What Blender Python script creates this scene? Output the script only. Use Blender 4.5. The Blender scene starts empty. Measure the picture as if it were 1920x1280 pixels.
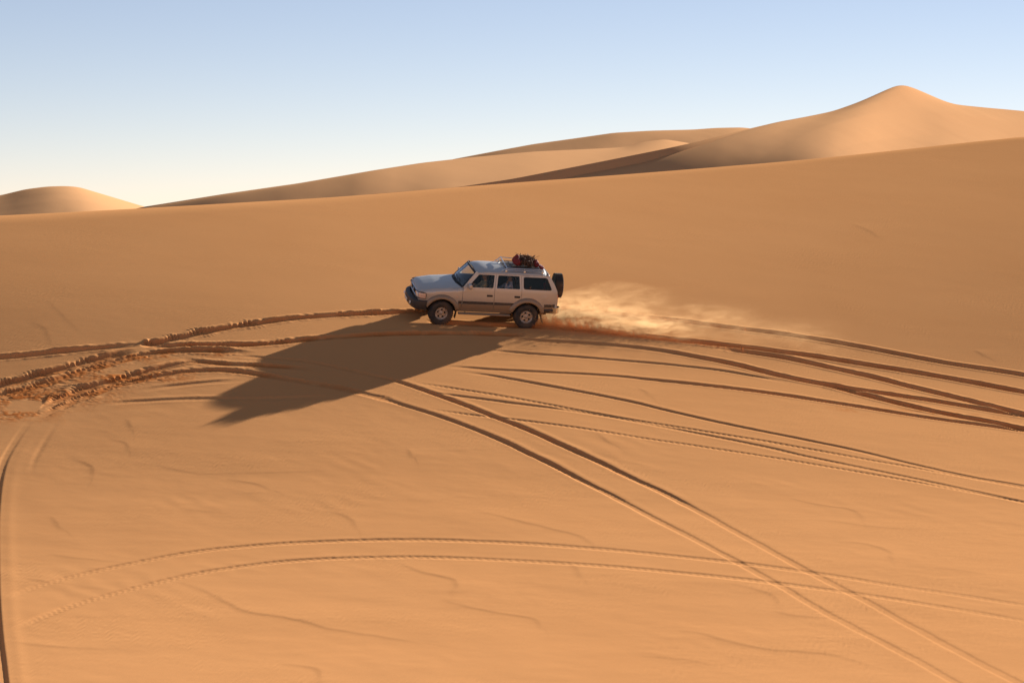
import bpy, bmesh, math, random
import numpy as np
from mathutils import Vector, Matrix
from mathutils.geometry import delaunay_2d_cdt
random.seed(7); RNG = np.random.default_rng(11)
scene = bpy.context.scene
COL = scene.collection
R = math.radians

# ------------------------------------------------------------------ camera
FPX = 4200.0                                  # focal length in photo pixels (1920 wide)
PITCH = math.atan(240 / FPX)
cam_d = bpy.data.cameras.new('camera'); cam = bpy.data.objects.new('camera', cam_d); COL.objects.link(cam)
cam_d.sensor_fit = 'HORIZONTAL'; cam_d.sensor_width = 36.0; cam_d.lens = 36.0 * FPX / 1920
cam_d.clip_start = 0.5; cam_d.clip_end = 12000
cam.location = (0, 0, 0); cam.rotation_euler = (math.pi / 2 - PITCH, 0, 0)
scene.camera = cam

# ------------------------------------------------------------------ sky, sun, exposure
SUN_AZ = R(33.8)                              # clockwise from +Y (the view direction) towards +X
SUN_EL = R(16.1)
world = bpy.data.worlds.new('World'); scene.world = world; world.use_nodes = True
wn = world.node_tree; wn.nodes.clear()
sky = wn.nodes.new('ShaderNodeTexSky'); sky.sky_type = 'NISHITA'; sky.sun_disc = False
sky.sun_elevation = SUN_EL; sky.sun_rotation = SUN_AZ
sky.air_density = 0.6; sky.dust_density = 0.0; sky.ozone_density = 3.0; sky.altitude = 0
bg = wn.nodes.new('ShaderNodeBackground'); bg.inputs[1].default_value = 0.052
wo = wn.nodes.new('ShaderNodeOutputWorld')
wbal = wn.nodes.new('ShaderNodeMix'); wbal.data_type = 'RGBA'; wbal.blend_type = 'MULTIPLY'; wbal.inputs['Factor'].default_value = 1
wbal.inputs['B'].default_value = (1.12, .79, .67, 1)          # white balance of the photograph, the same over the whole sky
wn.links.new(sky.outputs[0], wbal.inputs['A']); haz = wn.nodes.new('ShaderNodeMix'); haz.data_type = 'RGBA'; haz.inputs['Factor'].default_value = .11; haz.inputs['B'].default_value = (5.0, 5.6, 6.2, 1)   # pale even dust veil over the whole sky
wn.links.new(wbal.outputs['Result'], haz.inputs['A']); wn.links.new(haz.outputs['Result'], bg.inputs[0]); wn.links.new(bg.outputs[0], wo.inputs[0])
sun_d = bpy.data.lights.new('sun', 'SUN'); sun = bpy.data.objects.new('sun', sun_d); COL.objects.link(sun)
sun_d.energy = 5.0; sun_d.angle = R(0.53); sun_d.color = (1.0, 0.985, 0.92)
SUN_DIR = Vector((math.sin(SUN_AZ) * math.cos(SUN_EL), math.cos(SUN_AZ) * math.cos(SUN_EL), math.sin(SUN_EL)))
sun.rotation_euler = SUN_DIR.to_track_quat('Z', 'Y').to_euler(); sun.location = SUN_DIR * 300
vs = scene.view_settings
vs.view_transform = 'Standard'; vs.look = 'None'; vs.gamma = 1.0; vs.use_curve_mapping = False
vs.exposure = 1.48

# ------------------------------------------------------------------ helpers
def tag(o, label=None, cat=None, group=None, kind=None):
    if label: o['label'] = label
    if cat: o['category'] = cat
    if group: o['group'] = group
    if kind: o['kind'] = kind
    return o
def empty(name, parent=None, loc=(0, 0, 0)):
    o = bpy.data.objects.new(name, None); COL.objects.link(o); o.location = loc; o.empty_display_size = .2
    if parent: o.parent = parent
    return o
def mesh_obj(name, verts, faces, mats, parent=None, smooth=True, fmat=None, loc=None):
    me = bpy.data.meshes.new(name); me.from_pydata([tuple(v) for v in verts], [], [tuple(f) for f in faces]); me.update()
    if not isinstance(mats, (list, tuple)): mats = [mats]
    for m in mats: me.materials.append(m)
    if smooth: me.polygons.foreach_set('use_smooth', [True] * len(me.polygons))
    if fmat is not None: me.polygons.foreach_set('material_index', fmat)
    o = bpy.data.objects.new(name, me); COL.objects.link(o)
    if parent: o.parent = parent
    if loc: o.location = loc
    return o
def bm_obj(name, bm, mats, parent=None, smooth=True, angle=35):
    bmesh.ops.recalc_face_normals(bm, faces=bm.faces)
    me = bpy.data.meshes.new(name); bm.to_mesh(me); bm.free()
    if not isinstance(mats, (list, tuple)): mats = [mats]
    for m in mats: me.materials.append(m)
    if smooth:
        me.polygons.foreach_set('use_smooth', [True] * len(me.polygons))
        me.set_sharp_from_angle(angle=R(angle))
    o = bpy.data.objects.new(name, me); COL.objects.link(o)
    if parent: o.parent = parent
    return o
def grid_np(name, V, nr, nc, mat, attr=None):
    """fast grid mesh from an (nr*nc,3) array"""
    me = bpy.data.meshes.new(name)
    idx = np.arange(nr * nc).reshape(nr, nc)
    q = np.stack([idx[:-1, :-1], idx[:-1, 1:], idx[1:, 1:], idx[1:, :-1]], -1).reshape(-1, 4)
    me.vertices.add(nr * nc); me.vertices.foreach_set('co', V.astype(np.float32).ravel())
    me.loops.add(q.size); me.loops.foreach_set('vertex_index', q.astype(np.int32).ravel())
    me.polygons.add(len(q)); me.polygons.foreach_set('loop_start', np.arange(0, q.size, 4, dtype=np.int32))
    me.polygons.foreach_set('use_smooth', np.ones(len(q), bool))
    if attr is not None:
        for k, a in attr.items():
            at = me.attributes.new(k, 'FLOAT', 'POINT'); at.data.foreach_set('value', a.astype(np.float32).ravel())
    me.update(calc_edges=True); me.materials.append(mat)
    o = bpy.data.objects.new(name, me); COL.objects.link(o)
    return o
_lat = {}
def vnoise(x, y, seed=0):
    """smooth lattice noise, about -1..1"""
    if seed not in _lat: _lat[seed] = np.random.default_rng(1000 + seed).uniform(-1, 1, (256, 256))
    L = _lat[seed]
    xi = np.floor(x).astype(int); yi = np.floor(y).astype(int); fx = x - xi; fy = y - yi
    fx = fx * fx * fx * (fx * (fx * 6 - 15) + 10); fy = fy * fy * fy * (fy * (fy * 6 - 15) + 10)
    a = L[xi & 255, yi & 255]; b = L[(xi + 1) & 255, yi & 255]; c = L[xi & 255, (yi + 1) & 255]; d = L[(xi + 1) & 255, (yi + 1) & 255]
    return (a * (1 - fx) + b * fx) * (1 - fy) + (c * (1 - fx) + d * fx) * fy
def fbm(x, y, seed=0, oct=4, gain=.5):
    s = 0; a = 1; n = 0
    for i in range(oct):
        s = s + a * vnoise(x * 2 ** i + 17.3 * i, y * 2 ** i + 5.1 * i, seed + i); n += a; a *= gain
    return s / n
def sstep(a, b, x):
    t = np.clip((x - a) / (b - a), 0, 1); return t * t * (3 - 2 * t)

# ------------------------------------------------------------------ materials
def nmat(name):
    m = bpy.data.materials.new(name); m.use_nodes = True
    nt = m.node_tree; b = nt.nodes['Principled BSDF']
    return m, nt, b
def simple(name, col, rough=.5, metal=0., coat=0., noise=None, spec=None):
    """plain principled material with a little noise in colour and roughness; noise=(scale, amount, colour2)"""
    m, nt, b = nmat(name)
    b.inputs['Base Color'].default_value = (*col, 1); b.inputs['Roughness'].default_value = rough
    b.inputs['Metallic'].default_value = metal; b.inputs['Coat Weight'].default_value = coat
    b.inputs['Coat Roughness'].default_value = .12
    if spec is not None: b.inputs['Specular IOR Level'].default_value = spec
    if noise:
        sc, am, c2 = noise
        tc = nt.nodes.new('ShaderNodeTexCoord'); n = nt.nodes.new('ShaderNodeTexNoise'); n.inputs['Scale'].default_value = sc
        n.inputs['Detail'].default_value = 5
        r = nt.nodes.new('ShaderNodeMapRange'); r.inputs[1].default_value = .35; r.inputs[2].default_value = .7
        r.inputs[3].default_value = 0; r.inputs[4].default_value = am
        mx = nt.nodes.new('ShaderNodeMix'); mx.data_type = 'RGBA'
        mx.inputs['A'].default_value = (*col, 1); mx.inputs['B'].default_value = (*c2, 1)
        nt.links.new(tc.outputs['Object'], n.inputs['Vector']); nt.links.new(n.outputs['Fac'], r.inputs[0])
        nt.links.new(r.outputs[0], mx.inputs['Factor']); nt.links.new(mx.outputs['Result'], b.inputs['Base Color'])
        rr = nt.nodes.new('ShaderNodeMapRange'); rr.inputs[3].default_value = rough * .85; rr.inputs[4].default_value = min(1, rough * 1.25)
        nt.links.new(n.outputs['Fac'], rr.inputs[0]); nt.links.new(rr.outputs[0], b.inputs['Roughness'])
    return m
def sand_material(name, near=True):
    m, nt, b = nmat(name); N = nt.nodes; L = nt.links
    b.inputs['Roughness'].default_value = .95; b.inputs['Specular IOR Level'].default_value = 0
    tc = N.new('ShaderNodeTexCoord')
    n1 = N.new('ShaderNodeTexNoise'); n1.inputs['Scale'].default_value = .22 if near else .05; n1.inputs['Detail'].default_value = 4
    L.new(tc.outputs['Object'], n1.inputs['Vector'])
    r1 = N.new('ShaderNodeMapRange'); r1.inputs[1].default_value = .3; r1.inputs[2].default_value = .7
    L.new(n1.outputs['Fac'], r1.inputs[0])
    mx = N.new('ShaderNodeMix'); mx.data_type = 'RGBA'
    mx.inputs['A'].default_value = (*SAND_A, 1); mx.inputs['B'].default_value = (*SAND_B, 1)
    L.new(r1.outputs[0], mx.inputs['Factor'])
    out = mx.outputs['Result']
    if near:
        # grains: fine speckle
        n2 = N.new('ShaderNodeTexNoise'); n2.inputs['Scale'].default_value = 55; n2.inputs['Detail'].default_value = 3
        L.new(tc.outputs['Object'], n2.inputs['Vector'])
        r2 = N.new('ShaderNodeMapRange'); r2.inputs[3].default_value = .93; r2.inputs[4].default_value = 1.07
        L.new(n2.outputs['Fac'], r2.inputs[0])
        mm = N.new('ShaderNodeMix'); mm.data_type = 'RGBA'; mm.blend_type = 'MULTIPLY'; mm.inputs['Factor'].default_value = 1
        L.new(out, mm.inputs['A']); L.new(r2.outputs[0], mm.inputs['B']); out = mm.outputs['Result']
        # freshly dug deeper sand is redder
        at = N.new('ShaderNodeAttribute'); at.attribute_name = 'fresh'
        m3 = N.new('ShaderNodeMix'); m3.data_type = 'RGBA'; m3.inputs['B'].default_value = (*SAND_RED, 1)
        L.new(at.outputs['Fac'], m3.inputs['Factor']); L.new(out, m3.inputs['A']); out = m3.outputs['Result']
        # wind ripples and grain relief
        mp = N.new('ShaderNodeMapping'); mp.inputs['Rotation'].default_value = (0, 0, R(62)); mp.inputs['Scale'].default_value = (1, .35, 1)
        L.new(tc.outputs['Object'], mp.inputs['Vector'])
        w = N.new('ShaderNodeTexWave'); w.inputs['Scale'].default_value = 2.6; w.inputs['Distortion'].default_value = 6
        w.inputs['Detail'].default_value = 2; w.inputs['Detail Scale'].default_value = 1.2
        L.new(mp.outputs[0], w.inputs['Vector'])
        n4 = N.new('ShaderNodeTexNoise'); n4.inputs['Scale'].default_value = .3; n4.inputs['Detail'].default_value = 2
        L.new(tc.outputs['Object'], n4.inputs['Vector'])
        r4 = N.new('ShaderNodeMapRange'); r4.inputs[1].default_value = .45; r4.inputs[2].default_value = .68
        L.new(n4.outputs['Fac'], r4.inputs[0])
        mu = N.new('ShaderNodeMath'); mu.operation = 'MULTIPLY'; L.new(w.outputs['Fac'], mu.inputs[0]); L.new(r4.outputs[0], mu.inputs[1])
        b1 = N.new('ShaderNodeBump'); b1.inputs['Strength'].default_value = 1; b1.inputs['Distance'].default_value = .0026
        L.new(mu.outputs[0], b1.inputs['Height'])
        b2 = N.new('ShaderNodeBump'); b2.inputs['Strength'].default_value = 1; b2.inputs['Distance'].default_value = .0012
        L.new(n2.outputs['Fac'], b2.inputs['Height']); L.new(b1.outputs[0], b2.inputs['Normal'])
        L.new(b2.outputs[0], b.inputs['Normal'])
    L.new(out, b.inputs['Base Color'])
    return m
SAND_A = (.612, .274, .104); SAND_B = (.632, .286, .110); SAND_RED = (.44, .115, .022)
M_SAND = sand_material('desert_sand'); SAND_A = (.60, .305, .14); SAND_B = (.62, .317, .147); M_DUNE_HAZED = sand_material('hazed_dune_sand', False)  # far dunes: aerial haze painted in as a paler sand colour

# ------------------------------------------------------------------ the ground: one sheet to the horizon
FW = np.array([0, math.cos(PITCH), -math.sin(PITCH)]); UPV = np.array([0, math.sin(PITCH), math.cos(PITCH)])
def proj(P):
    P = np.asarray(P, float); d = P @ FW
    return np.stack([960 + FPX * P[..., 0] / d, 640 - FPX * (P @ UPV) / d], -1)
def ray(px, py): return np.array([(px - 960) / FPX, 0, 0]) + FW + UPV * (640 - py) / FPX
_ys = np.arange(-100, 400, .25)
_sl = np.interp(_ys, [-100, 28, 40, 52, 62, 74, 90, 110, 400], [.02, .045, .088, .132, .185, .236, .20, .185, .185])
_pz = np.concatenate([[0], np.cumsum((_sl[1:] + _sl[:-1]) / 2 * .25)]); _pz += -3.55 - np.interp(73.7, _ys, _pz)
for _ in range(40): _pz[1:-1] = (_pz[:-2] + 2 * _pz[1:-1] + _pz[2:]) / 4
_cy = np.interp(_ys, [30, 48, 62, 72, 80, 95, 130], [0, -.015, -.06, -.108, -.10, -.085, -.07])
for _ in range(160): _cy[1:-1] = (_cy[:-2] + 2 * _cy[1:-1] + _cy[2:]) / 4
def face_height(x, y):
    c = np.interp(y, _ys, _cy)
    return np.interp(y, _ys, _pz) + c * np.where(x > -1, 22 * np.tanh((x + 1) / 22), 13 * np.tanh((x + 1) / 13))
def smin(a, b, k):
    h = np.clip(.5 + .5 * (b - a) / k, 0, 1); return b * (1 - h) + a * h - k * h * (1 - h)
def dune_height(x, y, yc): return smin(face_height(x, y), face_height(x, yc) - .30 * (y - yc), 1.8)
CRX = [-600, 0, 130, 250, 440, 640, 870, 1200, 1400, 1560, 1740, 1920, 2500]
CRY = [425, 405, 398, 392, 381, 370, 350, 325, 309, 295, 275, 255, 215]
_pxs = np.linspace(-900, 2820, 94); _az = (_pxs - 960) / FPX
def _sil(yc):
    yy = np.arange(74, 170, .25)[:, None]; xx = _az[None] * yy
    return proj(np.stack([xx, yy + 0 * xx, dune_height(xx, yy, yc[None])], -1))[..., 1].min(0)
_lo = np.full(94, 78.); _hi = np.full(94, 150.); _tg = np.interp(_pxs, CRX, CRY)
for _ in range(26):
    _mid = (_lo + _hi) / 2; _u = _sil(_mid) > _tg; _lo = np.where(_u, _mid, _lo); _hi = np.where(_u, _hi, _mid)
YC = (_lo + _hi) / 2
for _ in range(6): YC[1:-1] = (YC[:-2] + 2 * YC[1:-1] + YC[2:]) / 4
def ground_base(x, y):
    x = np.asarray(x, float); y = np.asarray(y, float)
    g = dune_height(x, y, np.interp(x / np.maximum(y, 30), _az, YC))
    far = -9.5 + 1.2 * vnoise(x * .012 + 3, y * .012, 50) * sstep(130, 260, y)
    g = -smin(-g, -far, 3.0)
    knoll = np.where(y > 0, -1.7 - .5 * y, -1.7 + .02 * y)        # the dune the photographer stands on
    return np.where(y < 34, -smin(-g, -knoll, 1.0), g)
def hit(px, py):
    v = ray(px, py); t = np.arange(30, 130, .05); P = v[None] * t[:, None]
    g = ground_base(P[:, 0], P[:, 1]); k = int(np.argmax(P[:, 2] < g))
    f = (P[k - 1, 2] - g[k - 1]) / ((P[k - 1, 2] - g[k - 1]) - (P[k, 2] - g[k]))
    return P[k - 1] + f * (P[k] - P[k - 1])

def wpath(pts, step=.1, smooth=8):
    """photo points on the sand -> smooth world path (x,y), Catmull-Rom"""
    W = np.array([hit(*p[:2])[:2] for p in pts])
    W = np.vstack([2 * W[0] - W[1], W, 2 * W[-1] - W[-2]])
    out = []
    for i in range(1, len(W) - 2):
        n = max(2, int(np.linalg.norm(W[i + 1] - W[i]) / step)); t = np.linspace(0, 1, n, endpoint=False)[:, None]
        p0, p1, p2, p3 = W[i - 1], W[i], W[i + 1], W[i + 2]
        out.append(.5 * ((2 * p1) + (-p0 + p2) * t + (2 * p0 - 5 * p1 + 4 * p2 - p3) * t ** 2 + (-p0 + 3 * p1 - 3 * p2 + p3) * t ** 3))
    P = np.vstack(out + [W[-2:-1]])
    for _ in range(smooth): P[1:-1] = (P[:-2] + 2 * P[1:-1] + P[2:]) / 4
    return P

# every rut: photo points, half width, depth, berm, tread depth, lug (serrated wall), fresh red sand, ends fade
TR = []; DEPTH = .62
def track(pts, w=.15, dep=.07, berm=.035, tread=0., lug=0., fresh=0., fade=(1.5, 1.5), rough=0., varyd=None):
    TR.append(dict(pts=pts, w=w, dep=dep, berm=berm, tread=tread, lug=lug, fresh=fresh, fade=fade, rough=rough, varyd=varyd))
# the two ruts the car runs in, from the right edge, under the car, to the left edge
track([(-60, 676), (0, 671), (65, 665), (130, 658), (198, 651), (276, 646)], .19, .13, .06, lug=.02, fresh=.35)
track([(262, 650), (325, 636), (390, 621), (455, 610), (500, 604), (556, 596), (650, 590), (728, 587), (800, 583), (860, 581)], .17, .13, .055, lug=.14, fresh=.5, rough=.01, fade=(.6, 1.5))
track([(860, 581), (960, 579), (1060, 582), (1160, 590), (1300, 605), (1340, 611), (1479, 628), (1623, 652), (1767, 680), (1920, 703), (1990, 718)], .18, .10, .045, fresh=.35, fade=(1, 1))
track([(276, 655), (338, 646), (390, 646), (443, 648), (478, 648), (525, 642), (575, 637), (619, 633), (712, 627), (837, 625), (900, 626), (962, 628), (1010, 632)], .16, .10, .045, lug=.06, fresh=.75, rough=.006)
track([(800, 604), (825, 605), (900, 609), (984, 612), (1030, 613), (1107, 617), (1165, 625), (1223, 634), (1280, 639), (1338, 645), (1431, 656), (1527, 668), (1623, 684), (1719, 699), (1814, 716), (1920, 736), (1990, 748)], .2, .14, .06, fresh=.6, fade=(.5, 1))
# churned older ruts on the left
track([(-60, 736), (0, 722), (39, 714), (73, 704), (104, 696), (143, 687), (182, 675), (221, 665), (256, 656)], .24, .14, .05, lug=.12, fresh=.55, rough=.016, fade=(1, 1.0))
track([(-60, 752), (0, 742), (60, 728), (110, 712), (170, 693), (234, 674), (273, 665), (312, 658), (365, 657), (417, 657), (482, 664)], .2, .07, .04, lug=.08, fresh=.75, rough=.03)
track([(70, 773), (90, 760), (112, 748), (140, 736), (169, 726), (221, 713), (273, 699), (312, 687), (351, 680), (400, 676)], .2, .12, .05, lug=.12, fresh=.55, rough=.016, fade=(2.2, 2))
track([(60, 788), (112, 763), (170, 740), (234, 717), (299, 707), (351, 694), (404, 692), (458, 697), (525, 709), (587, 719), (640, 728), (690, 739), (756, 759)], .17, .085, .035, lug=.10, fresh=.75, rough=.014, fade=(2.4, 1.5), varyd=([60, 440, 525, 690], [1, .9, .45, .35]))
track([(330, 672), (400, 682), (460, 684), (520, 687), (600, 694)], .16, .05, .03, fresh=.6, rough=.01, lug=.05)
track([(180, 758), (260, 752), (330, 748), (404, 747), (480, 748), (560, 746), (640, 742)], .14, .03, .02)
track([(250, 735), (330, 722), (400, 716), (470, 712)], .14, .03, .025)
# the steep diagonal pair
track([(690, 739), (756, 759), (819, 778), (873, 798), (932, 821), (991, 850), (1030, 868), (1088, 899), (1166, 938), (1225, 971), (1291, 1004), (1381, 1053), (1458, 1096), (1562, 1156), (1653, 1203), (1721, 1239), (1794, 1280), (1880, 1325)],
      .115, .065, .012, tread=.006, fresh=.2, rough=.005, varyd=([690, 760, 1000, 1166, 1300, 1460, 1800], [.6, .7, 1.0, .45, .24, .18, .14]))
track([(400, 664), (450, 668), (509, 671), (572, 676), (619, 685), (659, 696), (710, 706), (760, 718), (819, 741), (873, 759), (932, 784), (991, 805), (1049, 833), (1108, 858), (1166, 887), (1225, 914), (1270, 937), (1327, 967), (1427, 1022), (1517, 1072), (1603, 1115), (1698, 1167), (1789, 1217), (1880, 1264), (1960, 1306)],
      .125, .085, .015, tread=.006, fresh=.3, rough=.004, fade=(2, 1), varyd=([400, 700, 820, 1000, 1110, 1270, 1330, 1600, 1900], [.25, .45, 1.2, 1.0, .7, .4, .2, .14, .11]))
# ruts sweeping in from the right
track([(930, 634), (1000, 638), (1100, 644), (1192, 651), (1270, 662), (1335, 675), (1383, 684), (1455, 704), (1527, 718), (1565, 725), (1671, 740), (1767, 754), (1862, 771), (1920, 780), (1990, 792)], .19, .15, .055, fresh=.45, varyd=([960, 1250, 1383, 1460, 1900], [.28, .4, 1.0, 1.15, .9]))
track([(1540, 720), (1565, 726), (1599, 735), (1695, 759), (1767, 775), (1862, 792), (1920, 804), (1990, 818)], .2, .15, .05, fresh=.6, rough=.012, fade=(.5, 1))
track([(1330, 650), (1398, 660), (1479, 672), (1551, 689), (1623, 704), (1719, 728), (1814, 751), (1920, 777), (1990, 794)], .19, .15, .06, fresh=.5, varyd=([1330, 1450, 1550, 1900], [.3, .8, 1.1, 1.0]))
track([(900, 656), (931, 658), (1000, 663), (1120, 672), (1240, 682), (1345, 693), (1420, 706), (1480, 718)], .115, .04, .012, tread=.004)
track([(820, 686), (844, 688), (920, 692), (1000, 697), (1144, 704), (1287, 718), (1407, 732), (1527, 749), (1647, 768), (1767, 787), (1862, 799), (1920, 808), (1990, 820)], .14, .10, .025, fresh=.3, varyd=([820, 1150, 1300, 1420, 1900], [.35, .4, .7, 1.15, 1.1]))
track([(850, 696), (873, 699), (925, 703), (1000, 718), (1096, 735), (1192, 754), (1287, 778), (1383, 799), (1479, 819), (1594, 842), (1653, 856), (1789, 888), (1920, 911), (1990, 925)], .115, .05, .012, fresh=.1, varyd=([850, 1000, 1200, 1450, 1900], [.5, .9, 1.0, .6, .45]))
track([(765, 716), (873, 731), (991, 751), (1088, 770), (1147, 780), (1225, 793), (1300, 805), (1427, 826), (1562, 850), (1676, 870), (1789, 890), (1920, 914), (1990, 927)], .105, .035, .008, tread=.014, varyd=([760, 1000, 1150, 1400, 1900], [.6, .6, .9, .5, .4]))
track([(776, 735), (873, 743), (952, 755), (1030, 764), (1108, 775), (1190, 789), (1260, 803), (1336, 818), (1427, 836), (1517, 857), (1653, 884), (1721, 899), (1834, 922), (1920, 942), (1990, 956)], .115, .04, .012, tread=.005, varyd=([776, 950, 1100, 1300, 1900], [.7, .9, .6, .6, .5]))
track([(790, 765), (850, 774), (905, 780), (991, 790), (1108, 805), (1200, 820), (1336, 840), (1472, 861), (1608, 884), (1744, 908), (1920, 940), (1990, 953)], .10, .03, .006, tread=.014, varyd=([800, 950, 1200, 1900], [.5, .7, .6, .5]))
# the shallow pair across the foreground
track([(8, 1122), (61, 1101), (163, 1073), (244, 1057), (345, 1036), (447, 1024), (528, 1018), (640, 1013), (717, 1011), (834, 1012), (952, 1017), (1069, 1024), (1186, 1034), (1300, 1046), (1472, 1066), (1608, 1086), (1789, 1113), (1920, 1133), (2000, 1145)],
      .14, .036, .006, tread=.006, varyd=([0, 300, 600, 1000, 1900], [.5, .9, .9, .5, .28]))
track([(16, 1184), (81, 1156), (142, 1132), (244, 1105), (345, 1079), (447, 1061), (549, 1050), (640, 1045), (717, 1043), (834, 1044), (952, 1049), (1069, 1056), (1186, 1065), (1300, 1076), (1427, 1090), (1608, 1112), (1789, 1140), (1920, 1162), (2000, 1175)],
      .14, .036, .006, tread=.007, varyd=([0, 300, 600, 1000, 1900], [.4, .9, .9, .5, .28]))
# drift lines left by the wind: points, height
DR = [([(142, 860), (165, 866), (179, 874), (180, 884), (174, 896)], .03), ([(242, 784), (246, 793), (248, 803)], .03), ([(207, 821), (230, 826), (244, 833), (244, 843)], .025),
      ([(290, 868), (333, 878), (374, 886), (418, 886), (520, 884), (640, 880)], .02), ([(427, 898), (460, 901), (487, 906), (512, 918)], .025), ([(418, 925), (460, 923), (500, 922)], .015),
      ([(100, 967), (112, 982), (122, 993)], .025), ([(87, 1036), (125, 1042), (162, 1046), (227, 1052)], .02), ([(47, 1081), (70, 1086), (95, 1090)], .025),
      ([(337, 1089), (386, 1105), (427, 1126), (459, 1144), (520, 1154), (569, 1162), (600, 1172), (640, 1180), (720, 1192), (790, 1204)], .035),
      ([(20, 1199), (81, 1209), (142, 1213), (200, 1216)], .025), ([(528, 1243), (565, 1247), (601, 1252), (606, 1264), (605, 1278)], .03),
      ([(768, 841), (773, 847), (777, 856)], .03), ([(780, 840), (820, 844), (873, 843), (920, 840)], .012), ([(608, 956), (640, 962), (659, 968), (668, 980), (672, 991)], .03), ([(765, 938), (812, 937), (850, 930), (934, 934)], .012),
      ([(880, 955), (912, 960), (952, 970), (1030, 989), (1080, 1001), (1105, 1011), (1120, 1026)], .03), ([(752, 1054), (795, 1071), (830, 1079), (854, 1085), (862, 1096), (852, 1112)], .035),
      ([(834, 1122), (873, 1134), (932, 1147), (991, 1155), (1014, 1165), (1021, 1177)], .03), ([(1045, 1052), (1070, 1058), (1085, 1064), (1096, 1085)], .025), ([(1123, 811), (1138, 823), (1152, 833)], .03), ([(1200, 726), (1212, 733), (1220, 741)], .025),
      ([(1481, 931), (1510, 939), (1540, 945), (1599, 954), (1618, 966), (1621, 978)], .028), ([(1505, 970), (1560, 975), (1630, 985), (1700, 990)], .018),
      ([(1562, 1013), (1600, 1015), (1640, 1021), (1671, 1033), (1676, 1053)], .028), ([(1259, 1180), (1313, 1185), (1372, 1203), (1449, 1217), (1540, 1223), (1608, 1237), (1640, 1248)], .03),
      ([(1360, 1092), (1400, 1099), (1440, 1110), (1464, 1126), (1466, 1140)], .025), ([(1450, 1144), (1495, 1153), (1545, 1156)], .025), ([(1200, 1228), (1290, 1236), (1345, 1246)], .02), ([(100, 1150), (150, 1155), (230, 1152)], .012),
      ([(1005, 890), (1050, 886), (1090, 892)], .012), ([(1600, 420), (1630, 432), (1650, 445)], .03), ([(62, 600), (90, 620), (98, 645)], .014), ([(90, 560), (120, 590), (150, 620)], .010), ([(1830, 655), (1850, 668)], .03),
      ([(520, 830), (600, 826), (680, 832)], .012), ([(300, 960), (360, 955), (420, 960)], .014), ([(1700, 1060), (1780, 1065), (1850, 1075)], .012)]

# sheet layout: fine columns where the photo looks, coarse ones out to the horizon
az_f = np.linspace(-.262, .262, 1040); ex = .262 + .012 * np.cumsum(1.22 ** np.arange(26)); AZ = np.concatenate([-ex[::-1], az_f, ex])
YR = np.concatenate([np.linspace(-160, 36, 36)[:-1], np.arange(36, 39, .3), np.arange(39, 56, .05), np.arange(56, 79, .038), np.arange(79, 118, .17), 118 + 1.2 * np.cumsum(1.14 ** np.arange(42))])
nr, nc = len(YR), len(AZ)
Yg = np.repeat(YR[:, None], nc, 1); Xg = AZ[None] * np.maximum(YR, 36)[:, None]
Zg = ground_base(Xg, Yg); Fr = np.zeros_like(Zg)
m_in = (Yg > 36) & (Yg < 110) & (np.abs(AZ)[None] < .4)
i0, i1 = np.searchsorted(YR, 36.2), np.searchsorted(YR, 120.); j0, j1 = 26, 26 + 1040
X = Xg[i0:i1, j0:j1]; Y = Yg[i0:i1, j0:j1]; Zd = np.zeros_like(X); FR = np.zeros_like(X)
edge = sstep(36.2, 40, Y) * sstep(120, 110, Y) * sstep(.262, .25, np.abs(X / Y))
# broad wind swells, then grain-scale unevenness
Zd += (.018 * fbm(X * .22 + 4, Y * .30, 1, 3) + .004 * fbm(X * .9, Y * 1.5 + 3, 5, 3)) * edge * np.interp(Y, [58, 74], [1, .25])
Zd += .0018 * fbm(X * 3.1, Y * 4.2, 9, 3) * sstep(-.1, .5, vnoise(X * .25, Y * .3, 30)) * np.interp(Y, [58, 74], [1, .2])
# wind ripple patches
rp = sstep(.12, .55, fbm(X * .28 + 9, Y * .33, 33, 3)) * sstep(70, 60, Y)
ph = (X * .80 + Y * .60) * 9.5 + 3.0 * fbm(X * .7, Y * .7, 36, 3)
Zd += rp * .0022 * np.sin(ph) * (.5 + .5 * vnoise(X * 1.1, Y * 1.1, 38))
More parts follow.
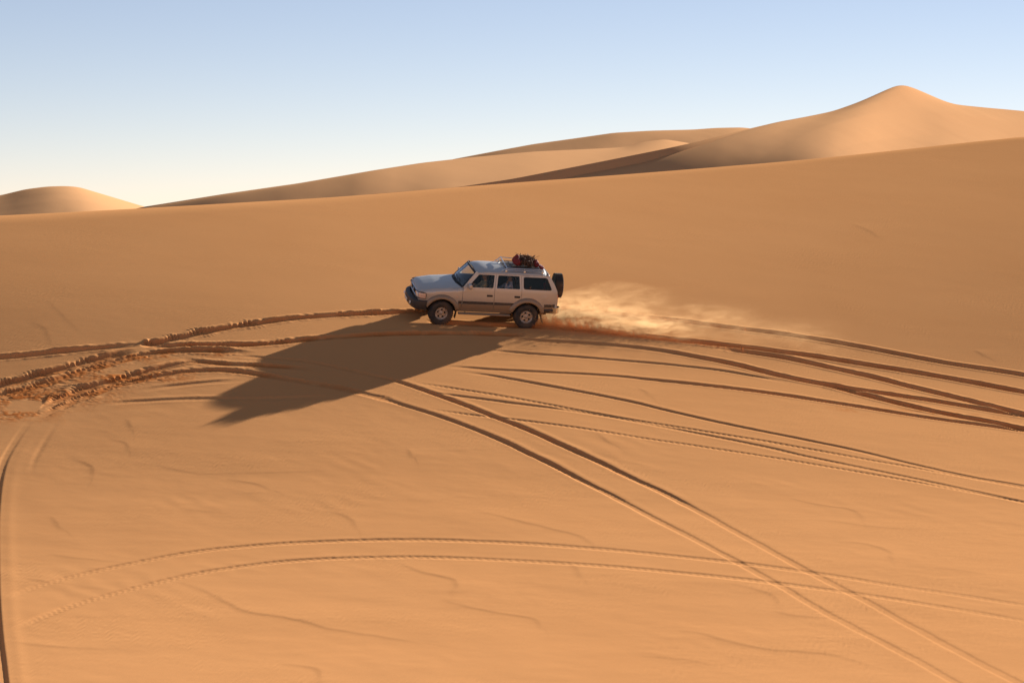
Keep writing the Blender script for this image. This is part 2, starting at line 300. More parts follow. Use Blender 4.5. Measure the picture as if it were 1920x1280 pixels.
# drift lines
for pts, h in DR:
    P = wpath(pts, .08)
    # distance to the path in its own neighbourhood
    pad = 1.6
    ys = (P[:, 1].min() - pad, P[:, 1].max() + pad); ra, rb = np.searchsorted(Y[:, 0], ys[0]), np.searchsorted(Y[:, 0], ys[1])
    xa = (P[:, 0].min() - pad) / ys[0]; xb = (P[:, 0].max() + pad) / ys[0]
    if P[:, 0].max() + pad > 0: xb = (P[:, 0].max() + pad) / ys[0]
    ca, cb = np.searchsorted(az_f, min(xa, (P[:, 0].min() - pad) / ys[1])), np.searchsorted(az_f, max(xb, (P[:, 0].max() + pad) / ys[1]))
    sx, sy = X[ra:rb:1, ca:cb], Y[ra:rb, ca:cb]
    if sx.size == 0: continue
    best = np.full(sx.shape, 1e9); sd = np.zeros_like(sx); ar = np.zeros_like(sx); L = len(P)
    Q = P[::max(1, L // 40)]; Q = np.vstack([Q, P[-1:]])
    for k in range(len(Q) - 1):
        a, bq = Q[k], Q[k + 1]; e = bq - a; l2 = max(1e-6, e @ e)
        t = np.clip(((sx - a[0]) * e[0] + (sy - a[1]) * e[1]) / l2, 0, 1)
        dx = sx - a[0] - t * e[0]; dy = sy - a[1] - t * e[1]; d2 = dx * dx + dy * dy
        mm = d2 < best; best = np.where(mm, d2, best)
        sd = np.where(mm, (e[0] * dy - e[1] * dx) / math.sqrt(l2), sd); ar = np.where(mm, (k + t) / (len(Q) - 1), ar)
    d = np.sqrt(best); sg = np.where(sd >= 0, d, -d) + .03 * vnoise(sx * 3, sy * 3, 44)
    fade = np.sin(np.clip(ar, 0, 1) * math.pi) ** .6
    prof = np.where(sg > 0, np.exp(-(sg / .55) ** 1.3), np.exp(-(sg / .10) ** 2))
    Zd[ra:rb, ca:cb] += h * .25 * fade * prof * np.where(d > 1.5, 0, 1)
# ruts
def cut(T):
    global Zd, FR
    P = wpath(T['pts'], .1, 70)
    o = np.argsort(P[:, 0]); P = P[o]
    s = np.concatenate([[0], np.cumsum(np.linalg.norm(np.diff(P, axis=0), axis=1))])
    sl = np.gradient(P[:, 1], P[:, 0]); cs = 1 / np.sqrt(1 + sl ** 2)
    pad = 1.0
    ra, rb = np.searchsorted(Y[:, 0], P[:, 1].min() - pad), np.searchsorted(Y[:, 0], P[:, 1].max() + pad)
    sx, sy = X[ra:rb], Y[ra:rb]
    yt = np.interp(sx, P[:, 0], P[:, 1]); d = (sy - yt) * np.interp(sx, P[:, 0], cs); S = np.interp(sx, P[:, 0], s)
    S = S + (sy - yt) * np.interp(sx, P[:, 0], sl * cs)
    ok = (sx > P[0, 0]) & (sx < P[-1, 0]) & (np.abs(d) < 1.2)
    f = sstep(0, T['fade'][0], S) * sstep(s[-1], s[-1] - T['fade'][1], S) * ok * edge[ra:rb]
    if T['varyd']:
        xs = [hit(px, np.interp(px, [p[0] for p in T['pts']], [p[1] for p in T['pts']]))[0] for px in T['varyd'][0]]
        f = f * np.interp(sx, xs, T['varyd'][1])
    f = f * DEPTH * (1 + (.20 if T['lug'] else .07) * vnoise(S * .6, 0 * S, 60) + (.12 if T['lug'] else .03) * vnoise(S * 3, 0 * S, 61))
    w = T['w'] * (1 + .05 * vnoise(S * .9, 0 * S, 62))
    d = d + .010 * vnoise(S * 1.2, 0 * S + 7, 63) + .010 * vnoise(S * 8, np.sign(d) * 3.3, 65)
    if T['lug']:                                                      # lugs of the tyre bite steps into the uphill wall
        q = (S / .155 + 1.6 * vnoise(S * .9, S * 0, 64)) % 1.0
        tooth = np.clip(np.minimum(q / .7, (1 - q) / .12), 0, 1) * np.clip(.5 + .9 * vnoise(S * 2.1, 0 * S + 3, 66), 0, 1.2)
        d = np.where(d > 0, d - T['lug'] * tooth * sstep(.3 * w, w, d), d + .5 * T['lug'] * tooth * sstep(.4 * w, w, -d))
    a = np.abs(d)
    floor = -T['dep'] * (1 - sstep(w * .62, w * 1.12, a))
    br = T['berm'] * (np.exp(-((d - w - .11) / .10) ** 2) * 1.15 + np.exp(-((d + w + .10) / .10) ** 2) * .45)
    br = br * np.clip(.75 + (.6 if T['lug'] else .18) * vnoise(S * 1.7, np.sign(d) * 5.1, 67) + (.4 if T['lug'] else .08) * vnoise(S * 6, np.sign(d) * 5.1, 68), .1, 2)
    h = (floor + br) * f
    if T['tread']:
        h += .38 * T['tread'] * np.sin(S * 2 * math.pi / .17 + np.sign(d) * 1.2) * np.exp(-(a / (w * .8)) ** 4) * np.minimum(f * 3, 1)
    if T['rough']:
        n = 1 - 2.6 * np.abs(fbm(sx * 6.5, sy * 8.5, 70, 3)); msk = np.exp(-(a / (w * 2.0)) ** 2) * np.minimum(f * 2.4, 1)
        h += T['rough'] * (n * .32) * msk
    zz = Zd[ra:rb]; msk = (a < w * 1.1) & (f > 0)
    zz = np.where(msk, zz * (1 - np.minimum(f * 1.6, 1) * .6) + h, zz + h)   # a later rut wipes what was there
    Zd[ra:rb] = zz
    if T['fresh']:
        n = fbm(sx * 2.2, sy * 2.2, 80, 3)
        FR[ra:rb] = np.maximum(FR[ra:rb], T['fresh'] * np.minimum(f * 1.9, 1) * np.exp(-(a / (w * 1.15)) ** 4) * np.clip(.75 + .8 * n, 0, 1))
for T in sorted(TR, key=lambda t: t['dep']): cut(T)
# the rut leaving the picture at the left edge, running down towards the camera (monotone in y)
P = wpath([(84, 770), (62, 795), (38, 830), (18, 866), (8, 905), (3, 950), (1, 1000), (2, 1060), (4, 1122), (9, 1185), (16, 1240), (22, 1290)], .1)
o = np.argsort(P[:, 1]); P = P[o]
xt = np.interp(Y[:, :1], P[:, 1], P[:, 0]); d = (X - xt - .06)
f = sstep(P[0, 1] - 1, P[0, 1], Y) * sstep(P[-1, 1], P[-1, 1] - 4.5, Y) * edge * (np.abs(d) < 1.5) * np.interp(Y, [44, 50, 55, 58, 64], [1, .9, .75, .35, .25])
Zd += f * (-.032 * (1 - sstep(.05, .14, np.abs(d + .22))) + .004 * np.exp(-((d - .14) / .12) ** 2) + .008 * np.exp(-((d + .62) / .14) ** 2))
Zd += f * -.025 * np.exp(-((d - .55) / .08) ** 2) * sstep(56, 59, Y)
# churned patches with loose clods
for cx, cy, rx, ry, am in [(40, 745, 2.2, .9, .05), (215, 707, 1.4, .8, .035), (275, 668, 1.1, .6, .035), (20, 778, 1.2, .6, .03),  (300, 705, 1.0, .6, .03), (440, 663, 1.1, .5, .03), (150, 735, 1.0, .5, .02), (1720, 775, 2.2, .35, .02)]:
    c = hit(cx, cy); q = np.exp(-(((X - c[0] - .35 * (Y - c[1])) / rx) ** 2 + ((Y - c[1]) / ry) ** 2))
    n = 1 - 2.6 * np.abs(fbm(X * 6.5, Y * 8.5, 90, 3)); br = sstep(.0, .5, fbm(X * 1.6, Y * 2.0, 95, 2) + .25)
    Zd += am * q * br * n * .2
    FR = np.maximum(FR, .85 * q * br * np.clip(.35 + 1.6 * n, 0, 1))
FR = np.clip(FR, 0, .95)
Zg[i0:i1, j0:j1] += Zd; Fr[i0:i1, j0:j1] = FR
ground = grid_np('ground', np.stack([Xg, Yg, Zg], -1).reshape(-1, 3), nr, nc, M_SAND, {'fresh': Fr})
tag(ground, kind='structure')
def ground_z(x, y):
    """height of the finished sheet at a point"""
    r = np.clip(np.searchsorted(YR, y) - 1, 0, nr - 2); a = x / max(y, 36); c = np.clip(np.searchsorted(AZ, a) - 1, 0, nc - 2)
    fr = (y - YR[r]) / (YR[r + 1] - YR[r]); fc = (a - AZ[c]) / (AZ[c + 1] - AZ[c])
    return float((Zg[r, c] * (1 - fc) + Zg[r, c + 1] * fc) * (1 - fr) + (Zg[r + 1, c] * (1 - fc) + Zg[r + 1, c + 1] * fc) * fr)

# ------------------------------------------------------------------ dunes behind
def dune(name, crest, front, back=.32, rnd=1.2, skew=0., seed=0, amp=.2, n=420, t0=-60, t1=60, sinu=0.):
    """crest: (px, py, distance); front: (px, slope) pairs; a lofted ridge falling to the front and the back"""
    C = np.array(crest, float); u = np.linspace(C[0, 0], C[-1, 0], n)
    py = np.interp(u, C[:, 0], C[:, 1]); dp = np.interp(u, C[:, 0], C[:, 2])
    k = np.ones(7) / 7  # noqa
    py = np.convolve(np.pad(py, 3, 'edge'), k, 'valid'); dp = np.convolve(np.pad(dp, 12, 'edge'), np.ones(25) / 25, 'valid')
    m = np.interp(u, [f[0] for f in front], [f[1] for f in front]); m = np.convolve(np.pad(m, 10, 'edge'), np.ones(21) / 21, 'valid')
    P = np.stack([(u - 960) / FPX, np.ones(n), (400 - py) / FPX], -1) * dp[:, None]     # eye level is photo row 400
    T = np.concatenate([-np.geomspace(-t0, .15, 40), [0], np.geomspace(.15, 6, 24), np.linspace(6.6, t1 + 20, 110)])
    tt = T[:, None]; rr = np.sqrt(tt ** 2 + rnd ** 2) - rnd
    mf = m[None]
    drop = np.where(tt > 0, mf * rr, back * rr) + .6 * 5 * np.log1p(np.exp(np.clip((tt - np.maximum(dp[None] - 131, 8)) / 5, -30, 12))) * (tt > 0)
    rad = P[:, :2] / np.linalg.norm(P[:, :2], axis=1)[:, None]           # the flanks run down towards the valley
    x = P[None, :, 0] - rad[None, :, 0] * tt + 0 * drop; y = P[None, :, 1] - rad[None, :, 1] * tt + 0 * drop
    # the crest's bumps even out down the flank
    lv = [P[:, 2]]
    for _ in range(5):
        q = lv[-1].copy()
        for _ in range([10, 40, 160, 500, 1500][len(lv) - 1]): q[1:-1] = (q[:-2] + 2 * q[1:-1] + q[2:]) / 4
        lv.append(q)
    lv = np.array(lv); li = np.clip(np.log2(1 + np.abs(T) / .8), 0, 4.999); l0 = li.astype(int); fr = (li - l0)[:, None]
    z = lv[l0] * (1 - fr) + lv[l0 + 1] * fr - drop
    w = np.clip(np.abs(tt) / 6, 0, 1)
    z = z + amp * .5 * w * fbm(x * .05 + seed, y * .05, 100 + seed, 2) + .012 * w * fbm(x * .4, y * .4, 120 + seed, 3)
    z = -smin(-z, -(-10.8 + 0 * z), 4.0)
    o = grid_np(name, np.stack([x, y, z], -1).reshape(-1, 3), len(T), n, M_DUNE_HAZED); tag(o, kind='structure')
    return o
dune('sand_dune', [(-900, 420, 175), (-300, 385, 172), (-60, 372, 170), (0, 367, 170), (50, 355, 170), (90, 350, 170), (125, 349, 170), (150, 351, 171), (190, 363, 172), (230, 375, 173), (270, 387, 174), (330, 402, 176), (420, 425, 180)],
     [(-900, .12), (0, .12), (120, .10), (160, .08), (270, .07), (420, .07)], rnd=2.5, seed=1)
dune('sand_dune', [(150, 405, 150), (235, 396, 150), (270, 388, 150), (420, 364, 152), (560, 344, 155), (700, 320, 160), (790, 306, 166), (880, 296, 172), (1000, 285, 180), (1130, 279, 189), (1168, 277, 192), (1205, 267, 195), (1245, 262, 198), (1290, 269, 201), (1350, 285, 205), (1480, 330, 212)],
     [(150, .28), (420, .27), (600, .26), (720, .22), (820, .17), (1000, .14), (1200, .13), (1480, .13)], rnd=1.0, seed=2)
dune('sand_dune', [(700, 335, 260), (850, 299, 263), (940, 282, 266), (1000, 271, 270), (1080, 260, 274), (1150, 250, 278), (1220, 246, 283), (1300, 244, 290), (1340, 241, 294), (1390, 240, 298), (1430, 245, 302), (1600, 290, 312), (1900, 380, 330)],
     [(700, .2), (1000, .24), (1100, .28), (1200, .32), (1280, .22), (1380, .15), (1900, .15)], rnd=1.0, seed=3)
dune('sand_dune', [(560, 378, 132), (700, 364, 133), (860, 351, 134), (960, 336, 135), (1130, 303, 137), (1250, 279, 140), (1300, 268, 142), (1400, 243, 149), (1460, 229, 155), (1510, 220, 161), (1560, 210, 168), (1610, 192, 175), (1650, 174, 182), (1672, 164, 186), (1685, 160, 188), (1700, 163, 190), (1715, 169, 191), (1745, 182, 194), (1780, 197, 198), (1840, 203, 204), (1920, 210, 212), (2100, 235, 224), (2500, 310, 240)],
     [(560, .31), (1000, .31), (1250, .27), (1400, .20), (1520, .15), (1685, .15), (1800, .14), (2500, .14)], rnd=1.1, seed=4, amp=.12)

# ------------------------------------------------------------------ materials of the car
def paint(name, col, metal=.55, rough=.34):
    m, nt, b = nmat(name); N = nt.nodes; L = nt.links
    b.inputs['Metallic'].default_value = metal; b.inputs['Roughness'].default_value = rough
    b.inputs['Coat Weight'].default_value = .25; b.inputs['Coat Roughness'].default_value = .15
    tc = N.new('ShaderNodeTexCoord'); sp = N.new('ShaderNodeSeparateXYZ'); L.new(tc.outputs['Object'], sp.inputs[0])
    n = N.new('ShaderNodeTexNoise'); n.inputs['Scale'].default_value = 3.2; n.inputs['Detail'].default_value = 7; n.inputs['Roughness'].default_value = .65
    L.new(tc.outputs['Object'], n.inputs['Vector'])
    r = N.new('ShaderNodeMapRange'); r.inputs[1].default_value = 1.15; r.inputs[2].default_value = .45; r.inputs[3].default_value = .12; r.inputs[4].default_value = .6
    L.new(sp.outputs['Z'], r.inputs[0])                                # road dust lies thicker low down on the body
    mu = N.new('ShaderNodeMath'); mu.operation = 'MULTIPLY'; L.new(r.outputs[0], mu.inputs[0]); L.new(n.outputs['Fac'], mu.inputs[1])
    mx = N.new('ShaderNodeMix'); mx.data_type = 'RGBA'; mx.inputs['A'].default_value = (*col, 1); mx.inputs['B'].default_value = (.42, .27, .15, 1)
    L.new(mu.outputs[0], mx.inputs['Factor']); L.new(mx.outputs['Result'], b.inputs['Base Color'])
    rr = N.new('ShaderNodeMapRange'); rr.inputs[3].default_value = rough; rr.inputs[4].default_value = .8; L.new(mu.outputs[0], rr.inputs[0]); L.new(rr.outputs[0], b.inputs['Roughness'])
    return m
def glass(name, tint, refl=1.0, ior=1.5):
    m = bpy.data.materials.new(name); m.use_nodes = True; nt = m.node_tree; nt.nodes.clear()
    o = nt.nodes.new('ShaderNodeOutputMaterial'); t = nt.nodes.new('ShaderNodeBsdfTransparent'); g = nt.nodes.new('ShaderNodeBsdfGlossy')
    t.inputs[0].default_value = (*tint, 1); g.inputs['Roughness'].default_value = .03; g.inputs[0].default_value = (refl, refl, refl, 1)
    f = nt.nodes.new('ShaderNodeFresnel'); f.inputs[0].default_value = ior; mx = nt.nodes.new('ShaderNodeMixShader')
    nt.links.new(f.outputs[0], mx.inputs[0]); nt.links.new(t.outputs[0], mx.inputs[1]); nt.links.new(g.outputs[0], mx.inputs[2]); nt.links.new(mx.outputs[0], o.inputs[0])
    return m
M_SILVER = paint('silver_paint', (.52, .48, .43), .38); M_BRONZE = paint('bronze_paint', (.27, .19, .125), .25, .45)
M_STRIPE = simple('dark_moulding', (.055, .047, .042), .55, noise=(4, .4, (.2, .13, .08)))
M_BLACK = simple('black_plastic', (.022, .022, .024), .5, noise=(3, .35, (.16, .1, .06)))
M_CHASSIS = simple('chassis_black', (.016, .015, .015), .8)
M_TRIM = simple('cabin_trim', (.055, .05, .045), .8); M_SEAT = simple('grey_seat_cloth', (.10, .09, .08), .95, noise=(12, .5, (.06, .055, .05)))
M_RUBBER = simple('tyre_rubber', (.028, .026, .025), .85, noise=(5, .7, (.14, .09, .055)))
M_STEEL = simple('dusty_steel_rim', (.50, .43, .36), .42, .55, noise=(6, .6, (.36, .22, .12)))
M_ALU = simple('rack_aluminium', (.62, .62, .62), .32, .85); M_CHROME = simple('chrome', (.75, .75, .75), .12, 1.0)
M_LENS = simple('headlamp_lens', (.72, .72, .70), .08, .25, coat=1.0); M_AMBER = simple('corner_lamp_lens', (.75, .5, .36), .15, 0, coat=1.0)
M_REDL = simple('tail_lamp_lens', (.45, .015, .012), .15, 0, coat=1.0)
M_GLASS = glass('clear_window_glass', (.86, .9, .88), .45); M_TINT = glass('tinted_window_glass', (.55, .47, .38), .5); M_WIND = glass('windscreen_glass', (.80, .86, .84), 1.0, 1.9)
M_SEAL = simple('window_rubber', (.012, .012, .012), .6)

# ------------------------------------------------------------------ shape tools for the car
def pip(p, poly):
    x, y = p; c = False; j = len(poly) - 1
    for i in range(len(poly)):
        xi, yi = poly[i]; xj, yj = poly[j]
        if (yi > y) != (yj > y) and x < (xj - xi) * (y - yi) / (yj - yi) + xi: c = not c
        j = i
    return c
def resample(poly, step, closed=True):
    out = []; n = len(poly)
    for i in range(n if closed else n - 1):
        a = Vector(poly[i]); b = Vector(poly[(i + 1) % n]); k = max(1, round((b - a).length / step))
        out += [tuple(a.lerp(b, q / k)) for q in range(k)]
    if not closed: out.append(tuple(poly[-1]))
    return out
def rounded(poly, r, n=4):
    out = []; m = len(poly)
    for i in range(m):
        p0, p1, p2 = Vector(poly[i - 1]), Vector(poly[i]), Vector(poly[(i + 1) % m])
        a = p1 + (p0 - p1).normalized() * min(r, (p0 - p1).length * .45); b = p1 + (p2 - p1).normalized() * min(r, (p2 - p1).length * .45)
        for k in range(n + 1):
            t = k / n; out.append(tuple(a.lerp(p1, t).lerp(p1.lerp(b, t), t)))
    return out
def panel(name, outer, fmap, mats, parent, holes=(), step=.07, thick=.025, zsplit=None, nrm=None, lines=()):
    """a curved sheet-metal panel: 2-D outline with holes, mapped by fmap(u,v)->(x,y,z), given thickness along nrm"""
    O = resample(outer, step); H = [resample(h, step) for h in holes]
    V = list(O); E = [(i, (i + 1) % len(O)) for i in range(len(O))]
    for h in H:
        b = len(V); V += h; E += [(b + i, b + (i + 1) % len(h)) for i in range(len(h))]
    us = [p[0] for p in O]; vs_ = [p[1] for p in O]
    for (a, b) in lines:
        q = resample([a, b], step, False); k = len(V); V += q; E += [(k + i, k + i + 1) for i in range(len(q) - 1)]
    A = np.array(V)
    for u in np.arange(min(us) + step / 2, max(us), step):
        for v in np.arange(min(vs_) + step / 2, max(vs_), step):
            if pip((u, v), O) and not any(pip((u, v), h) for h in H) and np.min((A[:, 0] - u) ** 2 + (A[:, 1] - v) ** 2) > (step * .45) ** 2: V.append((u, v))
    vo, eo, fo, *_ = delaunay_2d_cdt([Vector(p) for p in V], E, [], 0, 1e-6)
    bm = bmesh.new(); bv = [bm.verts.new(fmap(p.x, p.y)) for p in vo]
    for f in fo:
        c = sum((vo[i] for i in f), Vector((0, 0))) / len(f)
        if pip(c, O) and not any(pip(c, h) for h in H):
            try:
                q = bm.faces.new([bv[i] for i in f])
                if zsplit is not None and c.y < zsplit: q.material_index = 1
            except ValueError: pass
    for v in [v for v in bm.verts if not v.link_faces]: bm.verts.remove(v)
    bmesh.ops.recalc_face_normals(bm, faces=bm.faces); bm.normal_update()
    if thick:
        d = Vector(nrm if nrm else (0, -1, 0)) * thick
        be = [e for e in bm.edges if e.is_boundary]; top = list(bm.faces)
        mp = {v: bm.verts.new(v.co + d) for v in list(bm.verts)}
        for f in top:
            q = bm.faces.new([mp[v] for v in reversed(f.verts)]); q.material_index = f.material_index
        for e in be:
            a, b = e.verts
            try: q = bm.faces.new((a, b, mp[b], mp[a])); q.material_index = e.link_faces[0].material_index
            except ValueError: pass
    return bm_obj(name, bm, mats, parent, angle=40)
def loft(name, rings, mats, parent, closed=True, caps=True, angle=35):
    """rings: list of equal-length point loops"""
    bm = bmesh.new(); R_ = [[bm.verts.new(p) for p in r] for r in rings]; n = len(rings[0])
    for a, b in zip(R_[:-1], R_[1:]):
        for i in range(n if closed else n - 1): bm.faces.new((a[i], a[(i + 1) % n], b[(i + 1) % n], b[i]))
    if caps and closed: bm.faces.new(R_[0]); bm.faces.new(R_[-1])
    return bm_obj(name, bm, mats, parent, angle=angle)
def add_tube(bm, pts, r, seg=8):
    pts = [Vector(p) for p in pts]; prev = None
    for i, p in enumerate(pts):
        t = (pts[min(i + 1, len(pts) - 1)] - pts[max(i - 1, 0)]).normalized()
        s = t.cross(Vector((0, 0, 1)));
        if s.length < .05: s = t.cross(Vector((0, 1, 0)))
        s.normalize(); u = s.cross(t); rr = r[i] if isinstance(r, (list, tuple)) else r
        ring = [bm.verts.new(p + (s * math.cos(a) + u * math.sin(a)) * rr) for a in [2 * math.pi * k / seg for k in range(seg)]]
        if prev:
            for k in range(seg): bm.faces.new((prev[k], prev[(k + 1) % seg], ring[(k + 1) % seg], ring[k]))
        else: bm.faces.new(ring)
        prev = ring
    bm.faces.new(prev)
def tube(name, pts, r, mat, parent, seg=8):
    bm = bmesh.new(); add_tube(bm, pts, r, seg); return bm_obj(name, bm, mat, parent)
def add_box(bm, c, d, bev=0., rot=None):
    m = Matrix.Translation(Vector(c)) @ (rot.to_4x4() if rot else Matrix()) @ Matrix.Diagonal((*d, 1))
    g = bmesh.ops.create_cube(bm, size=1, matrix=m)
    if bev:
        es = list({e for v in g['verts'] for e in v.link_edges}); bmesh.ops.bevel(bm, geom=es, offset=bev, segments=2, affect='EDGES', profile=.5)
def box(name, c, d, mat, parent, bev=.01, rot=None):
    bm = bmesh.new(); add_box(bm, c, d, bev, rot); return bm_obj(name, bm, mat, parent)
def lathe_y(name, prof, mat, parent, seg=48, arc=None):
    """profile of (radius, y) spun about the y axis"""
    rings = [[(r * math.cos(2 * math.pi * k / seg), y, r * math.sin(2 * math.pi * k / seg)) for r, y in prof] for k in range(seg)]
    bm = bmesh.new(); V = [[bm.verts.new(p) for p in r] for r in rings]
    for k in range(seg):
        a, b = V[k], V[(k + 1) % seg]
        for i in range(len(prof) - 1): bm.faces.new((a[i], a[i + 1], b[i + 1], b[i]))
    bmesh.ops.remove_doubles(bm, verts=bm.verts, dist=1e-5)
    return bm_obj(name, bm, mat, parent, angle=30)

# ------------------------------------------------------------------ the car: where it stands
n_f, n_r = Vector(hit(825, 607)), Vector(hit(984, 613.5))              # near front and rear tyre contacts
hx = (n_f - n_r).normalized(); cmid = (n_f + n_r) / 2
e_ = .6; gx = (ground_base(cmid.x + e_, cmid.y + .8) - ground_base(cmid.x - e_, cmid.y + .8)) / (2 * e_); gy = (ground_base(cmid.x, cmid.y + 1.6) - ground_base(cmid.x, cmid.y)) / 1.6
hz = Vector((-float(gx), -float(gy), 1)); hz = (hz - hz.dot(hx) * hx).normalized(); hy = hz.cross(hx)
origin = cmid - hy * .90 - hz * .035
CARM = Matrix(((hx.x, hy.x, hz.x, origin.x), (hx.y, hy.y, hz.y, origin.y), (hx.z, hy.z, hz.z, origin.z), (0, 0, 0, 1)))
car = empty('off_road_car'); car.matrix_world = CARM
tag(car, 'silver and bronze off-road estate car with roof rack crossing the dune slope', 'car')
AX, RW = 1.425, .395                                                   # axle positions and wheel radius

def zs(x): return float(np.interp(x, [-2.5, .3, .74, 1.6, 2.1, 2.3], [1.285, 1.285, 1.275, 1.20, 1.12, 1.07]))
def W(x, z):
    top = zs(x)
    if x < .80 and z > 1.285: w = .866 - (z - 1.285) * .30
    else:
        w = float(np.interp(z, [.40, .5, .62, .75, .92, 1.0, 1.10, 1.22, 1.285], [.80, .845, .885, .897, .906, .902, .893, .884, .866]))
        if x > .74:
            t = min(1, max(0, (z - (top - .08)) / .08)); w -= .055 * t * t
    t = min(1, max(0, (x - 1.5) / .75)); w -= .10 * t * t
    t = min(1, max(0, (-2.0 - x) / .45)); w -= .10 * t ** 2.5
    return w
def side(s): return lambda x, z: (x, s * W(x, z), z)
def arc(cx, r, a0, a1, n=18, cz=.395): return [(cx + r * math.cos(R(a0 + (a1 - a0) * k / n)), cz + r * math.sin(R(a0 + (a1 - a0) * k / n))) for k in range(n + 1)]
ZB = .735                                                              # two-tone line
win_f = rounded([(.60, 1.305), (.25, 1.712), (-.275, 1.712), (-.24, 1.305)], .03); win_r = rounded([(-.36, 1.305), (-.395, 1.712), (-1.10, 1.712), (-1.135, 1.305)], .03)
win_q = rounded([(-1.265, 1.315), (-1.245, 1.69), (-2.03, 1.69), (-2.215, 1.315)], .07)
fender_o = [(.765, .565), (.765, 1.262)] + [(x, zs(x) - .002) for x in np.linspace(.80, 2.17, 12)] + [(2.19, 1.075), (2.03, 1.06), (1.965, 1.03), (1.965, .875), (2.04, .845), (2.21, .84), (2.21, .72), (1.93, .68)] + arc(AX, .50, 34, 160)
door_f = [(.755, .545), (.755, 1.272), (.70, 1.285), (.305, 1.752), (-.325, 1.752), (-.29, 1.275), (-.29, .545)]
door_r = [(-.30, .545), (-.30, 1.275), (-.335, 1.752), (-1.165, 1.752), (-1.195, 1.275), (-1.195, .845)] + arc(-AX, .50, 61.5, 17.5, 10)
quarter = [(-1.205, .850), (-1.205, 1.275), (-1.175, 1.752), (-2.13, 1.752), (-2.30, 1.50), (-2.415, 1.27), (-2.445, 1.0), (-2.44, .68), (-2.2, .64), (-1.905, .565)] + arc(-AX, .50, 159, 63.5, 18)
def moulding(x0, x1, parent, s):
    xs = np.linspace(x0, x1, 8); rings = []
    for x in xs:
        w = [W(x, .84), W(x, .78), W(x, .742)]
        rings.append([(x, s * (w[0] - .003), .842), (x, s * (w[0] + .012), .834), (x, s * (w[2] + .012), .748), (x, s * (w[2] - .003), .74)])
    loft('moulding', rings, M_STRIPE, parent)
